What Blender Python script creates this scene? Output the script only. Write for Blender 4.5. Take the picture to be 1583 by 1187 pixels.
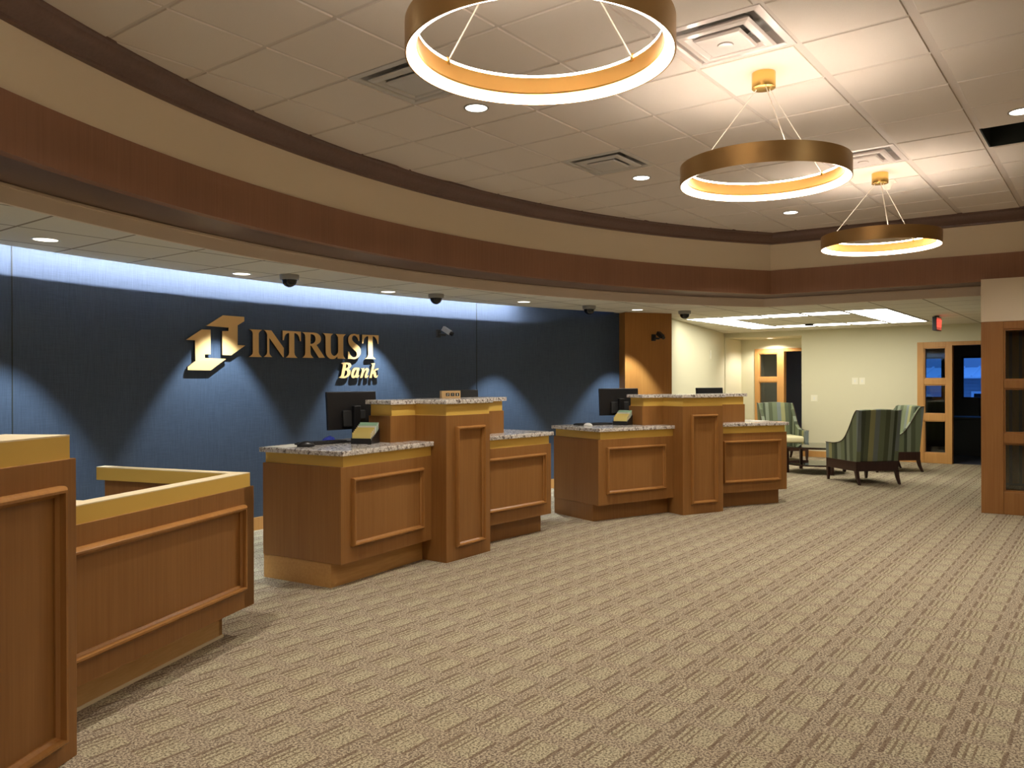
import bpy, bmesh, math, random
from math import sin, cos, pi, radians, atan2, hypot, sqrt
from mathutils import Vector, Matrix
from mathutils.geometry import tessellate_polygon
random.seed(7)
SC = bpy.context.scene
COL = SC.collection
for o in list(bpy.data.objects):
    bpy.data.objects.remove(o)

# ------------------------------------------------------------------ camera
EYE = 1.5
YAW = 0.6487
cam = bpy.data.cameras.new('camera')
cam.sensor_fit = 'HORIZONTAL'
cam.sensor_width = 36.0
cam.lens = 36.0 * 1241.3 / 1583.0
cam.clip_end = 200
camo = bpy.data.objects.new('camera', cam)
COL.objects.link(camo)
pit, rol = -0.0019, -0.0027
fv = Vector((cos(pit) * cos(YAW), cos(pit) * sin(YAW), sin(pit)))
rv = Vector((sin(YAW), -cos(YAW), 0))
uv = rv.cross(fv)
r2 = cos(rol) * rv + sin(rol) * uv
u2 = -sin(rol) * rv + cos(rol) * uv
Mx = Matrix.Identity(4)
for i in range(3):
    Mx[i][0] = r2[i]; Mx[i][1] = u2[i]; Mx[i][2] = -fv[i]
Mx[2][3] = EYE
camo.matrix_world = Mx
SC.camera = camo

# ------------------------------------------------------------------ world (dusk outside), view
W = bpy.data.worlds.new('dusk'); SC.world = W
W.use_nodes = True
wb = W.node_tree.nodes['Background']
wb.inputs[0].default_value = (0.05, 0.17, 0.60, 1)
wb.inputs[1].default_value = 2.2
SC.view_settings.view_transform = 'Standard'
SC.view_settings.look = 'None'
SC.view_settings.gamma = 1
SC.view_settings.use_curve_mapping = False
SC.view_settings.exposure = 0.38

# light levels, tuned here
K_RING = 10.0        # ring lamp lens
K_DOWN = 152.0       # upper cans (W)
K_SOFF = 210.0       # soffit cans (W)
K_COVE = 1650.0       # wall slot strip
K_TROF = 6.9        # lobby troffers
K_DISC = 5.0        # visible can lens
WARM = (1.0, 0.87, 0.74)
NEUT = (1.0, 0.93, 0.84)
COOL = (0.95, 0.93, 1.0)

# ------------------------------------------------------------------ helpers
def link(name, me, mat=None, parent=None):
    o = bpy.data.objects.new(name, me)
    COL.objects.link(o)
    if mat is not None and me is not None:
        if isinstance(mat, (list, tuple)):
            for m in mat: me.materials.append(m)
        else:
            me.materials.append(mat)
    if parent is not None: o.parent = parent
    return o

def build(name, bm, mat=None, parent=None, smooth=None, bevel=None):
    bmesh.ops.remove_doubles(bm, verts=bm.verts, dist=1e-6)
    bmesh.ops.recalc_face_normals(bm, faces=bm.faces)
    me = bpy.data.meshes.new(name)
    bm.to_mesh(me); bm.free()
    o = link(name, me, mat, parent)
    if smooth:
        for p in me.polygons: p.use_smooth = True
        md = o.modifiers.new('n', 'EDGE_SPLIT'); md.split_angle = radians(smooth if smooth > 1 else 40)
    if bevel:
        md = o.modifiers.new('b', 'BEVEL'); md.width = bevel; md.segments = 2; md.limit_method = 'ANGLE'; md.angle_limit = radians(40)
        if smooth:
            o.modifiers.move(1, 0)
    return o

def thing(name, label, cat, loc=(0, 0, 0), rz=0, group=None):
    o = bpy.data.objects.new(name, None); COL.objects.link(o)
    o.empty_display_size = 0.1
    o.location = loc; o.rotation_euler = (0, 0, rz)
    o['label'] = label; o['category'] = cat
    if group: o['group'] = group
    return o

def tag(o, label, cat, group=None):
    o['label'] = label; o['category'] = cat
    if group: o['group'] = group
    return o

def struct(o, label=None):
    o['kind'] = 'structure'
    if label: o['label'] = label
    return o

def dup(root, loc=None, rz=None, label=None, group=None):
    r = root.copy(); COL.objects.link(r)
    if loc is not None: r.location = loc
    if rz is not None: r.rotation_euler = (0, 0, rz)
    if label: r['label'] = label
    if group: r['group'] = group
    def rec(a, b):
        for ch in a.children:
            c = ch.copy(); COL.objects.link(c); c.parent = b
            rec(ch, c)
    rec(root, r)
    return r

def box(bm, x0, x1, y0, y1, z0, z1, M=None, mi=0):
    vs = [bm.verts.new((x, y, z)) for z in (z0, z1) for y in (y0, y1) for x in (x0, x1)]
    if M is not None:
        for v in vs: v.co = M @ v.co
    for f in ((0, 1, 3, 2), (4, 5, 7, 6), (0, 1, 5, 4), (2, 3, 7, 6), (0, 2, 6, 4), (1, 3, 7, 5)):
        fc = bm.faces.new([vs[i] for i in f]); fc.material_index = mi
    return vs

def prism(bm, poly, z0, z1, M=None):
    a = [bm.verts.new((x, y, z0)) for x, y in poly]
    b = [bm.verts.new((x, y, z1)) for x, y in poly]
    if M is not None:
        for v in a + b: v.co = M @ v.co
    n = len(poly)
    for i in range(n):
        j = (i + 1) % n
        bm.faces.new((a[i], a[j], b[j], b[i]))
    tri = tessellate_polygon([[Vector((x, y, 0)) for x, y in poly]])
    for t in tri:
        bm.faces.new([a[i] for i in t]); bm.faces.new([b[i] for i in t])

def cyl(bm, c, r, z0, z1, n=32, r1=None, M=None, caps=True):
    r1 = r if r1 is None else r1
    a = [bm.verts.new((c[0] + r * cos(2 * pi * i / n), c[1] + r * sin(2 * pi * i / n), z0)) for i in range(n)]
    b = [bm.verts.new((c[0] + r1 * cos(2 * pi * i / n), c[1] + r1 * sin(2 * pi * i / n), z1)) for i in range(n)]
    if M is not None:
        for v in a + b: v.co = M @ v.co
    for i in range(n):
        j = (i + 1) % n
        bm.faces.new((a[i], a[j], b[j], b[i]))
    if caps:
        bm.faces.new(a); bm.faces.new(b)

def lathe(bm, prof, n=48, closed=False, M=None):
    rings = []
    for r, z in prof:
        ring = [bm.verts.new((r * cos(2 * pi * i / n), r * sin(2 * pi * i / n), z)) for i in range(n)]
        if M is not None:
            for v in ring: v.co = M @ v.co
        rings.append(ring)
    m = len(rings)
    for k in range(m if closed else m - 1):
        A, B = rings[k], rings[(k + 1) % m]
        for i in range(n):
            j = (i + 1) % n
            bm.faces.new((A[i], A[j], B[j], B[i]))
    return rings

def tube(bm, p0, p1, r, n=8):
    p0, p1 = Vector(p0), Vector(p1)
    d = (p1 - p0); L = d.length; q = d.to_track_quat('Z', 'Y').to_matrix().to_4x4()
    M = Matrix.Translation(p0) @ q
    cyl(bm, (0, 0), r, 0, L, n, M=M)

def sweep(bm, path, prof, closed=False):
    """path: list of (x,y, nx,ny) with outward normal (scaled); prof: closed list of (offset, z)"""
    rings = []
    for (x, y, nx, ny) in path:
        rings.append([bm.verts.new((x + nx * o, y + ny * o, z)) for o, z in prof])
    m = len(prof)
    for a, b in zip(rings[:-1], rings[1:]):
        for k in range(m):
            l = (k + 1) % m
            bm.faces.new((a[k], a[l], b[l], b[k]))
    if closed:
        bm.faces.new(rings[0]); bm.faces.new(rings[-1])

# ------------------------------------------------------------------ materials
def M_(name, col=(0.8, 0.8, 0.8), rough=0.5, metal=0.0, spec=0.5, emit=None, estr=0.0):
    m = bpy.data.materials.new(name); m.use_nodes = True
    b = m.node_tree.nodes['Principled BSDF']
    b.inputs['Base Color'].default_value = (*col, 1)
    b.inputs['Roughness'].default_value = rough
    b.inputs['Metallic'].default_value = metal
    b.inputs['Specular IOR Level'].default_value = spec
    if emit:
        b.inputs['Emission Color'].default_value = (*emit, 1)
        b.inputs['Emission Strength'].default_value = estr
    return m

class N:
    def __init__(s, m): s.m = m; s.t = m.node_tree; s.b = s.t.nodes['Principled BSDF']
    def n(s, ty, **k):
        x = s.t.nodes.new(ty)
        for a, v in k.items():
            if a.startswith('i_'):
                x.inputs[int(a[2:])].default_value = v
            else: setattr(x, a, v)
        return x
    def l(s, a, b): s.t.links.new(a, b)
    def math(s, op, a, b=None, c=None):
        x = s.t.nodes.new('ShaderNodeMath'); x.operation = op
        for i, v in enumerate((a, b, c)):
            if v is None: continue
            if isinstance(v, (int, float)): x.inputs[i].default_value = v
            else: s.l(v, x.inputs[i])
        return x.outputs[0]
    def ramp(s, fac, stops, interp='LINEAR'):
        x = s.t.nodes.new('ShaderNodeValToRGB'); x.color_ramp.interpolation = interp
        e = x.color_ramp.elements
        while len(e) < len(stops): e.new(0.5)
        for i, (p, c) in enumerate(stops):
            e[i].position = p; e[i].color = (*c, 1)
        s.l(fac, x.inputs[0]); return x.outputs[0]
    def mix(s, f, a, b, mode='MIX'):
        x = s.t.nodes.new('ShaderNodeMix'); x.data_type = 'RGBA'; x.blend_type = mode
        for i, v in ((0, f), (6, a), (7, b)):
            if isinstance(v, (int, float)): x.inputs[i].default_value = v
            elif isinstance(v, tuple): x.inputs[i].default_value = (*v, 1)
            else: s.l(v, x.inputs[i])
        return x.outputs[2]
    def noise(s, vec, scale, detail=2, rough=0.5):
        x = s.n('ShaderNodeTexNoise'); x.inputs['Scale'].default_value = scale
        x.inputs['Detail'].default_value = detail; x.inputs['Roughness'].default_value = rough
        s.l(vec, x.inputs['Vector']); return x.outputs[0]
    def coord(s, scale=(1, 1, 1), kind='Object'):
        tc = s.n('ShaderNodeTexCoord'); mp = s.n('ShaderNodeMapping')
        mp.inputs['Scale'].default_value = scale
        s.l(tc.outputs[kind], mp.inputs['Vector']); return mp.outputs[0]
    def bump(s, h, strength=0.2, dist=0.01):
        x = s.n('ShaderNodeBump'); x.inputs['Strength'].default_value = strength; x.inputs['Distance'].default_value = dist
        s.l(h, x.inputs['Height']); s.l(x.outputs[0], s.b.inputs['Normal'])

def wood(name, c0, c1, rough=0.38, axis='z', scale=1.0):
    m = M_(name, c0, rough, spec=0.35); g = N(m)
    sc = {'z': (60, 60, 1.6), 'x': (1.6, 60, 60), 'y': (60, 1.6, 60)}[axis]
    v = g.coord(tuple(a * scale for a in sc))
    n1 = g.noise(v, 1.0, 4, 0.6)
    v2 = g.coord({'z': (2.2, 2.2, .5), 'x': (.5, 2.2, 2.2), 'y': (2.2, .5, 2.2)}[axis])
    n2 = g.noise(v2, 1.3, 2, 0.5)
    f = g.math('ADD', g.math('MULTIPLY', n1, 0.6), g.math('MULTIPLY', n2, 0.5))
    col = g.ramp(f, [(0.34, c1), (0.68, c0)])
    g.l(col, g.b.inputs['Base Color'])
    g.bump(n1, 0.05, 0.002)
    return m

MAT = {}
MAT['wood'] = wood('red_oak_panel', (0.325, 0.152, 0.043), (0.25, 0.108, 0.027))
MAT['wood_mould'] = wood('red_oak_moulding', (0.37, 0.175, 0.05), (0.30, 0.13, 0.034), 0.26)
MAT['wood_fascia'] = wood('stained_oak_band', (0.33, 0.17, 0.10), (0.27, 0.135, 0.078), 0.5)
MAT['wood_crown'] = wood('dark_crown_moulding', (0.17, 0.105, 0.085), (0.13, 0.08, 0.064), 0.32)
MAT['wood_col'] = wood('column_veneer', (0.42, 0.19, 0.045), (0.33, 0.135, 0.03), 0.4)
MAT['oak'] = wood('plain_oak', (0.56, 0.31, 0.10), (0.44, 0.22, 0.065), 0.42, 'x')
MAT['oak_frame'] = wood('oak_frame', (0.60, 0.32, 0.105), (0.50, 0.245, 0.075), 0.4)
MAT['wood_frame_r'] = wood('brown_oak_frame', (0.36, 0.17, 0.052), (0.28, 0.12, 0.034), 0.36)
MAT['oak_raw'] = wood('raw_oak', (0.78, 0.50, 0.21), (0.66, 0.39, 0.14), 0.45, 'x')
MAT['gold'] = M_('mustard_laminate', (0.72, 0.475, 0.10), 0.42, spec=0.4)
MAT['gold_top'] = M_('raw_top_edge', (0.88, 0.74, 0.48), 0.5)
MAT['beige'] = M_('beige_paint', (0.78, 0.67, 0.50), 0.75, spec=0.2)
MAT['cream'] = M_('cream_paint', (0.66, 0.62, 0.44), 0.8, spec=0.15)
MAT['gyp'] = M_('soffit_paint', (0.82, 0.69, 0.54), 0.8, spec=0.1)
MAT['white'] = M_('white_plastic', (0.75, 0.75, 0.70), 0.4)
MAT['grey'] = M_('grey_plastic', (0.34, 0.33, 0.30), 0.5)
MAT['black'] = M_('black_plastic', (0.012, 0.012, 0.013), 0.35)
MAT['matt_black'] = M_('matt_black', (0.018, 0.018, 0.018), 0.6)
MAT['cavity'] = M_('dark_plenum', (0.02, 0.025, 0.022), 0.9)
MAT['dark_glass'] = M_('smoked_dome', (0.008, 0.008, 0.009), 0.08)
MAT['espresso'] = wood('espresso_wood', (0.055, 0.024, 0.016), (0.035, 0.015, 0.011), 0.3)
MAT['cushion'] = M_('cream_vinyl', (0.66, 0.60, 0.36), 0.5)
MAT['yellow_paper'] = M_('yellow_paper', (0.80, 0.66, 0.22), 0.7)
MAT['green_paper'] = M_('green_paper', (0.42, 0.66, 0.46), 0.7)
MAT['white_paper'] = M_('white_paper', (0.80, 0.80, 0.72), 0.7)
MAT['blue_cloth'] = M_('blue_cloth', (0.02, 0.04, 0.35), 0.8)
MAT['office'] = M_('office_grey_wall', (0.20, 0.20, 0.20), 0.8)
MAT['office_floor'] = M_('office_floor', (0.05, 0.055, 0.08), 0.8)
MAT['siding_base'] = M_('siding', (0.38, 0.40, 0.45), 0.7)
MAT['roof_metal'] = M_('pale_metal_roof', (0.85, 0.90, 0.95), 0.5)
MAT['plate'] = M_('ivory_plate', (0.80, 0.76, 0.60), 0.5)

def make_brass(name, col, rough, aniso=0.6):
    m = M_(name, col, rough, 1.0); g = N(m)
    v = g.coord((2, 2, 260)); n = g.noise(v, 1.0, 3)
    g.l(g.math('ADD', g.math('MULTIPLY', n, 0.16), rough - 0.08), g.b.inputs['Roughness'])
    return m
MAT['brass'] = make_brass('brushed_brass', (0.56, 0.37, 0.16), 0.34)
MAT['brass_in'] = make_brass('brass_inner', (0.86, 0.52, 0.17), 0.38)
MAT['brass_can'] = make_brass('brass_canopy', (0.90, 0.58, 0.18), 0.25)
MAT['sign_face'] = M_('gold_letter_face', (0.86, 0.55, 0.22), 0.5, 0.15)
MAT['sign_edge'] = M_('dark_letter_edge', (0.03, 0.02, 0.012), 0.5)
MAT['alu'] = M_('white_steel_diffuser', (0.55, 0.53, 0.50), 0.35)
MAT['alu_g'] = M_('gloss_diffuser', (0.80, 0.72, 0.68), 0.16)
MAT['cable'] = M_('clear_cable', (0.85, 0.78, 0.68), 0.35)

def emis(name, col, s):
    m = M_(name, (0.8, 0.8, 0.8), 0.5, emit=col, estr=s); return m
MAT['ring_lens'] = emis('ring_lens_glow', WARM, K_RING)
MAT['ring_top'] = emis('ring_top_glow', WARM, K_RING * 2.6)
MAT['disc'] = emis('can_lens_glow', (1, 0.97, 0.88), K_DISC)
MAT['disc_s'] = emis('soffit_can_lens_glow', (1, 0.93, 0.78), K_DISC * 0.6)
MAT['troffer'] = emis('troffer_lens_glow', (1.0, 0.97, 0.86), K_TROF)
MAT['cove'] = emis('slot_strip_glow', COOL, K_COVE)
MAT['exit_red'] = emis('exit_letter_glow', (1.0, 0.03, 0.02), 3.0)
MAT['exit_face'] = emis('exit_panel', (1.0, 0.05, 0.03), 0.35)

# upper ceiling tile: fissured off white
m = M_('ceiling_tile', (0.62, 0.57, 0.52), 0.9, spec=0.1); g = N(m)
v = g.coord((1, 1, 1)); n = g.noise(v, 190, 3, 0.7)
g.l(g.mix(g.math('MULTIPLY', n, 0.35), (0.74, 0.67, 0.60), (0.56, 0.50, 0.44)), g.b.inputs['Base Color'])
g.bump(n, 0.35, 0.004); MAT['tile'] = m
MAT['tee'] = M_('ceiling_tee', (0.60, 0.53, 0.47), 0.6)
MAT['mount'] = M_('smooth_white_panel', (0.86, 0.82, 0.70), 0.45)

# lower ceiling tile with drawn grid
m = M_('soffit_tile', (0.45, 0.42, 0.34), 0.9, spec=0.1); g = N(m)
tc = g.n('ShaderNodeTexCoord'); sp = g.n('ShaderNodeSeparateXYZ'); g.l(tc.outputs['Object'], sp.inputs[0])
def gridline(ax, off, per, w):
    f = g.math('FRACT', g.math('DIVIDE', g.math('SUBTRACT', sp.outputs[ax], off), per))
    d = g.math('ABSOLUTE', g.math('SUBTRACT', f, 0.5))
    return g.math('GREATER_THAN', d, 0.5 - w / per / 2)
gl = g.math('MAXIMUM', gridline(0, 2.24 - 6.33, 0.633, 0.02), gridline(1, 5.78 - 9.495, 0.633, 0.02))
nn = g.noise(tc.outputs['Object'], 160, 2)
base = g.mix(g.math('MULTIPLY', nn, 0.4), (0.82, 0.78, 0.67), (0.68, 0.64, 0.54))
g.l(g.mix(gl, base, (0.34, 0.29, 0.21)), g.b.inputs['Base Color'])
g.bump(g.math('SUBTRACT', nn, g.math('MULTIPLY', gl, 2.0)), 0.3, 0.004)
MAT['soffit_tile'] = m

# navy woven wall covering
m = M_('navy_wallcovering', (0.05, 0.09, 0.16), 0.55, spec=0.35); g = N(m)
v = g.coord((220, 220, 6)); n1 = g.noise(v, 1.0, 3, 0.6)
v2 = g.coord((8, 8, 260)); n2 = g.noise(v2, 1.0, 3, 0.6)
f = g.math('ADD', g.math('MULTIPLY', n1, 0.6), g.math('MULTIPLY', n2, 0.4))
g.l(g.ramp(f, [(0.3, (0.034, 0.052, 0.085)), (0.7, (0.070, 0.102, 0.158))]), g.b.inputs['Base Color'])
g.bump(f, 0.25, 0.003); MAT['navy'] = m

# granite
m = M_('speckled_granite', (0.5, 0.47, 0.42), 0.14); g = N(m)
v = g.coord(); n1 = g.noise(v, 34, 5, 0.7)
n2 = g.noise(v, 130, 3, 0.7)
c1 = g.ramp(n1, [(0.36, (0.10, 0.085, 0.08)), (0.43, (0.42, 0.36, 0.31)), (0.49, (0.82, 0.78, 0.71)), (0.72, (0.92, 0.90, 0.85))])
g.l(g.mix(1.0, c1, g.ramp(n2, [(0.36, (0.35, 0.32, 0.31)), (0.52, (1, 1, 1))]), 'MULTIPLY'), g.b.inputs['Base Color'])
MAT['granite'] = m

# striped upholstery: stripes run vertically, across the back (x) or along the arms (y)
def stripes(name, axis):
    m = M_(name, (0.3, 0.35, 0.25), 0.85, spec=0.2); g = N(m)
    tc = g.n('ShaderNodeTexCoord'); sp = g.n('ShaderNodeSeparateXYZ'); g.l(tc.outputs['Object'], sp.inputs[0])
    fr = g.math('FRACT', g.math('MULTIPLY', g.math('ADD', sp.outputs[axis], 2.03 + .37 * axis), 1.3))
    A = (0.085, 0.10, 0.06); B = (0.14, 0.165, 0.10); C_ = (0.18, 0.205, 0.15); D_ = (0.25, 0.245, 0.12); E_ = (0.15, 0.175, 0.17)
    F_ = (0.055, 0.065, 0.042)
    col = g.ramp(fr, [(0.0, B), (0.12, C_), (0.24, F_), (0.33, A), (0.42, D_), (0.52, E_), (0.62, B), (0.74, A), (0.84, C_), (0.93, F_)], 'CONSTANT')
    nz = g.noise(g.coord((1, 1, 1)), 220, 2)
    g.l(g.mix(g.math('MULTIPLY', nz, 0.5), col, g.mix(1.0, col, (1.7, 1.7, 1.6), 'MULTIPLY')), g.b.inputs['Base Color'])
    g.bump(nz, 0.2, 0.002); return m
MAT['stripe'] = stripes('striped_upholstery_back', 0)
MAT['stripe_arm'] = stripes('striped_upholstery_arm', 1)

# carpet
m = M_('patterned_carpet', (0.4, 0.34, 0.26), 0.95, spec=0.05); g = N(m)
tc = g.n('ShaderNodeTexCoord'); sp = g.n('ShaderNodeSeparateXYZ'); g.l(tc.outputs['Object'], sp.inputs[0])
wob = g.noise(tc.outputs['Object'], 60, 1)
X = g.math('ADD', sp.outputs[0], g.math('MULTIPLY', g.math('SUBTRACT', wob, 0.5), 0.02))
Y = g.math('ADD', sp.outputs[1], g.math('MULTIPLY', g.math('SUBTRACT', wob, 0.5), 0.008))
PY, PX = 0.2435, 0.2605
ty = g.math('DIVIDE', g.math('SUBTRACT', Y, 0.667 - PY * 0.5), PY)
ci = g.math('FLOOR', ty)
fy = g.math('MULTIPLY', g.math('SUBTRACT', g.math('SUBTRACT', ty, ci), 0.5), PY)     # metres from square centre
half = g.math('MULTIPLY', g.math('MODULO', g.math('ABSOLUTE', ci), 2.0), 0.5)
tx = g.math('ADD', g.math('DIVIDE', g.math('SUBTRACT', X, 3.572), PX), half)
fx = g.math('ABSOLUTE', g.math('SUBTRACT', g.math('FRACT', g.math('ADD', tx, 0.5)), 0.5))
row = g.math('LESS_THAN', fx, 0.335)
def bar(c, w):
    # bars repeat across the period: wrap
    d = g.math('ABSOLUTE', g.math('SUBTRACT', g.math('FRACT', g.math('ADD', g.math('DIVIDE', g.math('SUBTRACT', fy, c), PY), 0.5)), 0.5))
    return g.math('LESS_THAN', d, w / PY / 2)
bars = bar(-0.055, 0.017)
for c, w in ((0.112, 0.019), (0.078, 0.012), (0.047, 0.009)):
    bars = g.math('MAXIMUM', bars, bar(c, w))
bars = g.math('MULTIPLY', bars, row)
sq = g.math('MULTIPLY', g.math('LESS_THAN', g.math('ABSOLUTE', g.math('SUBTRACT', fy, 0.024)), 0.074), row)
sp1 = g.noise(tc.outputs['Object'], 95, 3, 0.8)
sp2 = g.noise(tc.outputs['Object'], 2.2, 2)
darkness = g.ramp(sp1, [(0.45, (0.145, 0.11, 0.08)), (0.565, (0.52, 0.45, 0.32))])
mid = g.ramp(sp1, [(0.44, (0.145, 0.11, 0.082)), (0.57, (0.52, 0.445, 0.315))])
lite = g.ramp(sp1, [(0.43, (0.15, 0.12, 0.08)), (0.545, (0.53, 0.475, 0.325))])
band = g.mix(row, mid, darkness)
colr = g.mix(sq, band, lite)
colr = g.mix(g.math('MULTIPLY', bars, 0.68), colr, (0.15, 0.10, 0.065))
colr = g.mix(g.math('MULTIPLY', sp2, 0.3), colr, g.mix(1.0, colr, (0.95, 0.80, 0.66), 'MULTIPLY'))
g.l(colr, g.b.inputs['Base Color'])
hh = g.math('SUBTRACT', sp1, g.math('MULTIPLY', bars, 0.9))
g.bump(hh, 0.5, 0.006)
MAT['carpet'] = m

def glass(name, tint=(0.85, 0.9, 0.88), gl=0.12):
    m = bpy.data.materials.new(name); m.use_nodes = True; t = m.node_tree
    for n in list(t.nodes): t.nodes.remove(n)
    o = t.nodes.new('ShaderNodeOutputMaterial'); mx = t.nodes.new('ShaderNodeMixShader')
    tr = t.nodes.new('ShaderNodeBsdfTransparent'); gs = t.nodes.new('ShaderNodeBsdfGlossy')
    fr = t.nodes.new('ShaderNodeFresnel'); fr.inputs[0].default_value = 1.5
    tr.inputs[0].default_value = (*tint, 1); gs.inputs['Roughness'].default_value = 0.02
    ml = t.nodes.new('ShaderNodeMath'); ml.operation = 'ADD'; ml.inputs[1].default_value = gl * 0.3
    t.links.new(fr.outputs[0], ml.inputs[0]); t.links.new(ml.outputs[0], mx.inputs[0])
    t.links.new(tr.outputs[0], mx.inputs[1]); t.links.new(gs.outputs[0], mx.inputs[2])
    t.links.new(mx.outputs[0], o.inputs[0]); return m
MAT['glass'] = glass('clear_glass')
MAT['glass_r'] = glass('reflective_glass', (0.72, 0.75, 0.68), 0.12)
MAT['table_glass'] = glass('table_glass', (0.42, 0.43, 0.42), 0.3)

# ------------------------------------------------------------------ the room shell
ZU = EYE + 1.94      # upper ceiling
ZL = EYE + 1.035     # lower ceiling
ZB = EYE + 1.15      # bottom of the wood band
ZM = EYE + 1.46      # top of the wood band
C1 = (5.45, -3.30); R1 = 8.60          # curved band
C2 = (5.40, -6.20); R2 = 13.25         # curved navy wall
XF, XB = -2.8, 16.4                    # near end wall, far wall
YR = -6.5

# floor
bm = bmesh.new(); box(bm, XF - .2, 23.0, YR - .2, 9.0, -0.10, 0)
struct(build('floor', bm, MAT['carpet']))

# upper ceiling with one face down per tile; cells that hold a diffuser or opening are left out
T = 0.6096
GX0, GY0 = 0.3927 - 7 * T, 0.258 - 12 * T
def cell(cx, cy): return (round((cx - GX0) / T - .5), round((cy - GY0) / T - .5))
DIFF = [(3.746, 3.61), (6.18, 3.61), (4.355, 1.78), (7.403, 1.78)]
OPEN = [(7.403, 0.563)]
MOUNT = [(-.521, 1.78), (2.53, 1.78), (4.965, 1.78), (8.013, 1.78)]
skip = {cell(*p) for p in DIFF + OPEN}
mounts = {cell(*p) for p in MOUNT}
bm = bmesh.new()
for i in range(26):
    for j in range(24):
        if (i, j) in skip: continue
        x0, y0 = GX0 + i * T, GY0 + j * T
        if hypot(x0 + T / 2 - C1[0], y0 + T / 2 - C1[1]) > R1 + .6 or x0 > 11.2: continue
        e = 0.012
        # tee frame ring around the tile and the tile face dropping 7 mm below it
        P = [(x0, y0), (x0 + T, y0), (x0 + T, y0 + T), (x0, y0 + T)]
        wide = lambda yy: min(abs(yy - 1.477), abs(yy - .867)) < .05      # the two broad main tees
        ea, eb = (.024 if wide(y0) else e), (.024 if wide(y0 + T) else e)
        Q = [(x0 + e, y0 + ea), (x0 + T - e, y0 + ea), (x0 + T - e, y0 + T - eb), (x0 + e, y0 + T - eb)]
        e2 = e + 0.004; d_ = .004
        Q2 = [(x0 + e2, y0 + ea + d_), (x0 + T - e2, y0 + ea + d_), (x0 + T - e2, y0 + T - eb - d_), (x0 + e2, y0 + T - eb - d_)]
        vp = [bm.verts.new((x, y, ZU)) for x, y in P]; vq = [bm.verts.new((x, y, ZU)) for x, y in Q]
        vr = [bm.verts.new((x, y, ZU - .007)) for x, y in Q2]
        mi = 2 if (i, j) in mounts else 0
        for k in range(4):
            l = (k + 1) % 4
            f = bm.faces.new((vp[k], vp[l], vq[l], vq[k])); f.material_index = 1
            f = bm.faces.new((vq[k], vq[l], vr[l], vr[k])); f.material_index = mi
        f = bm.faces.new(vr); f.material_index = mi
me = bpy.data.meshes.new('ceiling'); bm.to_mesh(me); bm.free()
struct(link('ceiling', me, [MAT['tile'], MAT['tee'], MAT['mount']]), 'high suspended ceiling of off-white square tiles')
# dark plenum above it
bm = bmesh.new(); box(bm, XF, 12, YR, 6.5, ZU + .45, ZU + .5)
struct(build('trim_1', bm, MAT['cavity']), 'dark plenum above the ceiling tiles')

# plan path of the band: arc, then the straight run on the right
TH_C = atan2(3.65 - C1[1], 10.47 - C1[0])
def arc(c, r, t0, t1, n): return [(c[0] + r * cos(t0 + (t1 - t0) * i / n), c[1] + r * sin(t0 + (t1 - t0) * i / n)) for i in range(n + 1)]
TH_L = radians(168)
path = []
for i in range(97):
    t = TH_L + (TH_C - TH_L) * i / 96
    path.append((C1[0] + R1 * cos(t), C1[1] + R1 * sin(t), cos(t), sin(t)))
RD = Vector((0.07, -1)).normalized(); RN = Vector((1, 0.07)).normalized()
# mitre at the corner
a = Vector((cos(TH_C), sin(TH_C))); mt = (a + RN); mt = mt / (mt.dot(a))
cx_, cy_ = path[-1][0], path[-1][1]
path[-1] = (cx_, cy_, mt.x, mt.y)
LR = 10.4
path.append((cx_ + RD.x * LR, cy_ + RD.y * LR, RN.x, RN.y))
def swp(name, prof, mat, label, smooth=30):
    bm = bmesh.new(); sweep(bm, path, prof, closed=True)
    o = build(name, bm, mat, smooth=smooth); return struct(o, label)
swp('trim_2', [(0, ZM), (0.05, ZM), (0.05, ZU - .02), (0, ZU - .02)], MAT['beige'], 'beige painted band above the wood band')
swp('trim_3', [(-0.012, ZB), (-0.012, ZM), (0.06, ZM), (0.06, ZB + .03), (0.06, ZB)], MAT['wood_fascia'], 'reddish stained wood band round the raised ceiling')
swp('trim_4', [(-0.145, ZU + .01), (-0.145, ZU - .018), (-0.125, ZU - .03), (-0.115, ZU - .055), (-0.085, ZU - .082), (-0.05, ZU - .10),
               (-0.03, ZU - .115), (-0.028, ZU - .13), (-0.008, ZU - .138), (0.03, ZU - .138), (0.03, ZU + .01)], MAT['wood_crown'],
    'dark crown moulding under the raised ceiling')
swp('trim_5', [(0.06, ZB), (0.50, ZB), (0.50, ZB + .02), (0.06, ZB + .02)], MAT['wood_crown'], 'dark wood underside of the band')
swp('trim_6', [(0.50, ZL - .002), (0.50, ZB + .02), (0.53, ZB + .02), (0.53, ZL - .002)], MAT['gyp'], 'beige painted soffit edge')
swp('trim_7', [(0.492, ZB - .022), (0.492, ZB - .004), (0.50, ZB - .004), (0.50, ZB - .022)], MAT['gyp'], 'thin bead on the soffit edge')

# lower ceiling polygon
inner = [(x + nx * .52, y + ny * .52) for x, y, nx, ny in path]
t0, t1 = atan2(5.93 - C2[1], 10.41 - C2[0]), radians(127.5)
outer = arc(C2, R2 - .10, t1, t0, 64)
poly = [(XF, 1.0)] + [(XF, outer[0][1])] + outer + [(11.0, 6.6), (XB + 1.2, 7.2), (XB + 1.2, YR)] + inner[::-1]
poly = [p for p in poly if p[0] >= XF - 1e-6]
bm = bmesh.new(); prism(bm, poly, ZL, ZL + .012)
struct(build('ceiling', bm, MAT['soffit_tile']), 'lower suspended ceiling over the teller line and lobby')

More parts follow.
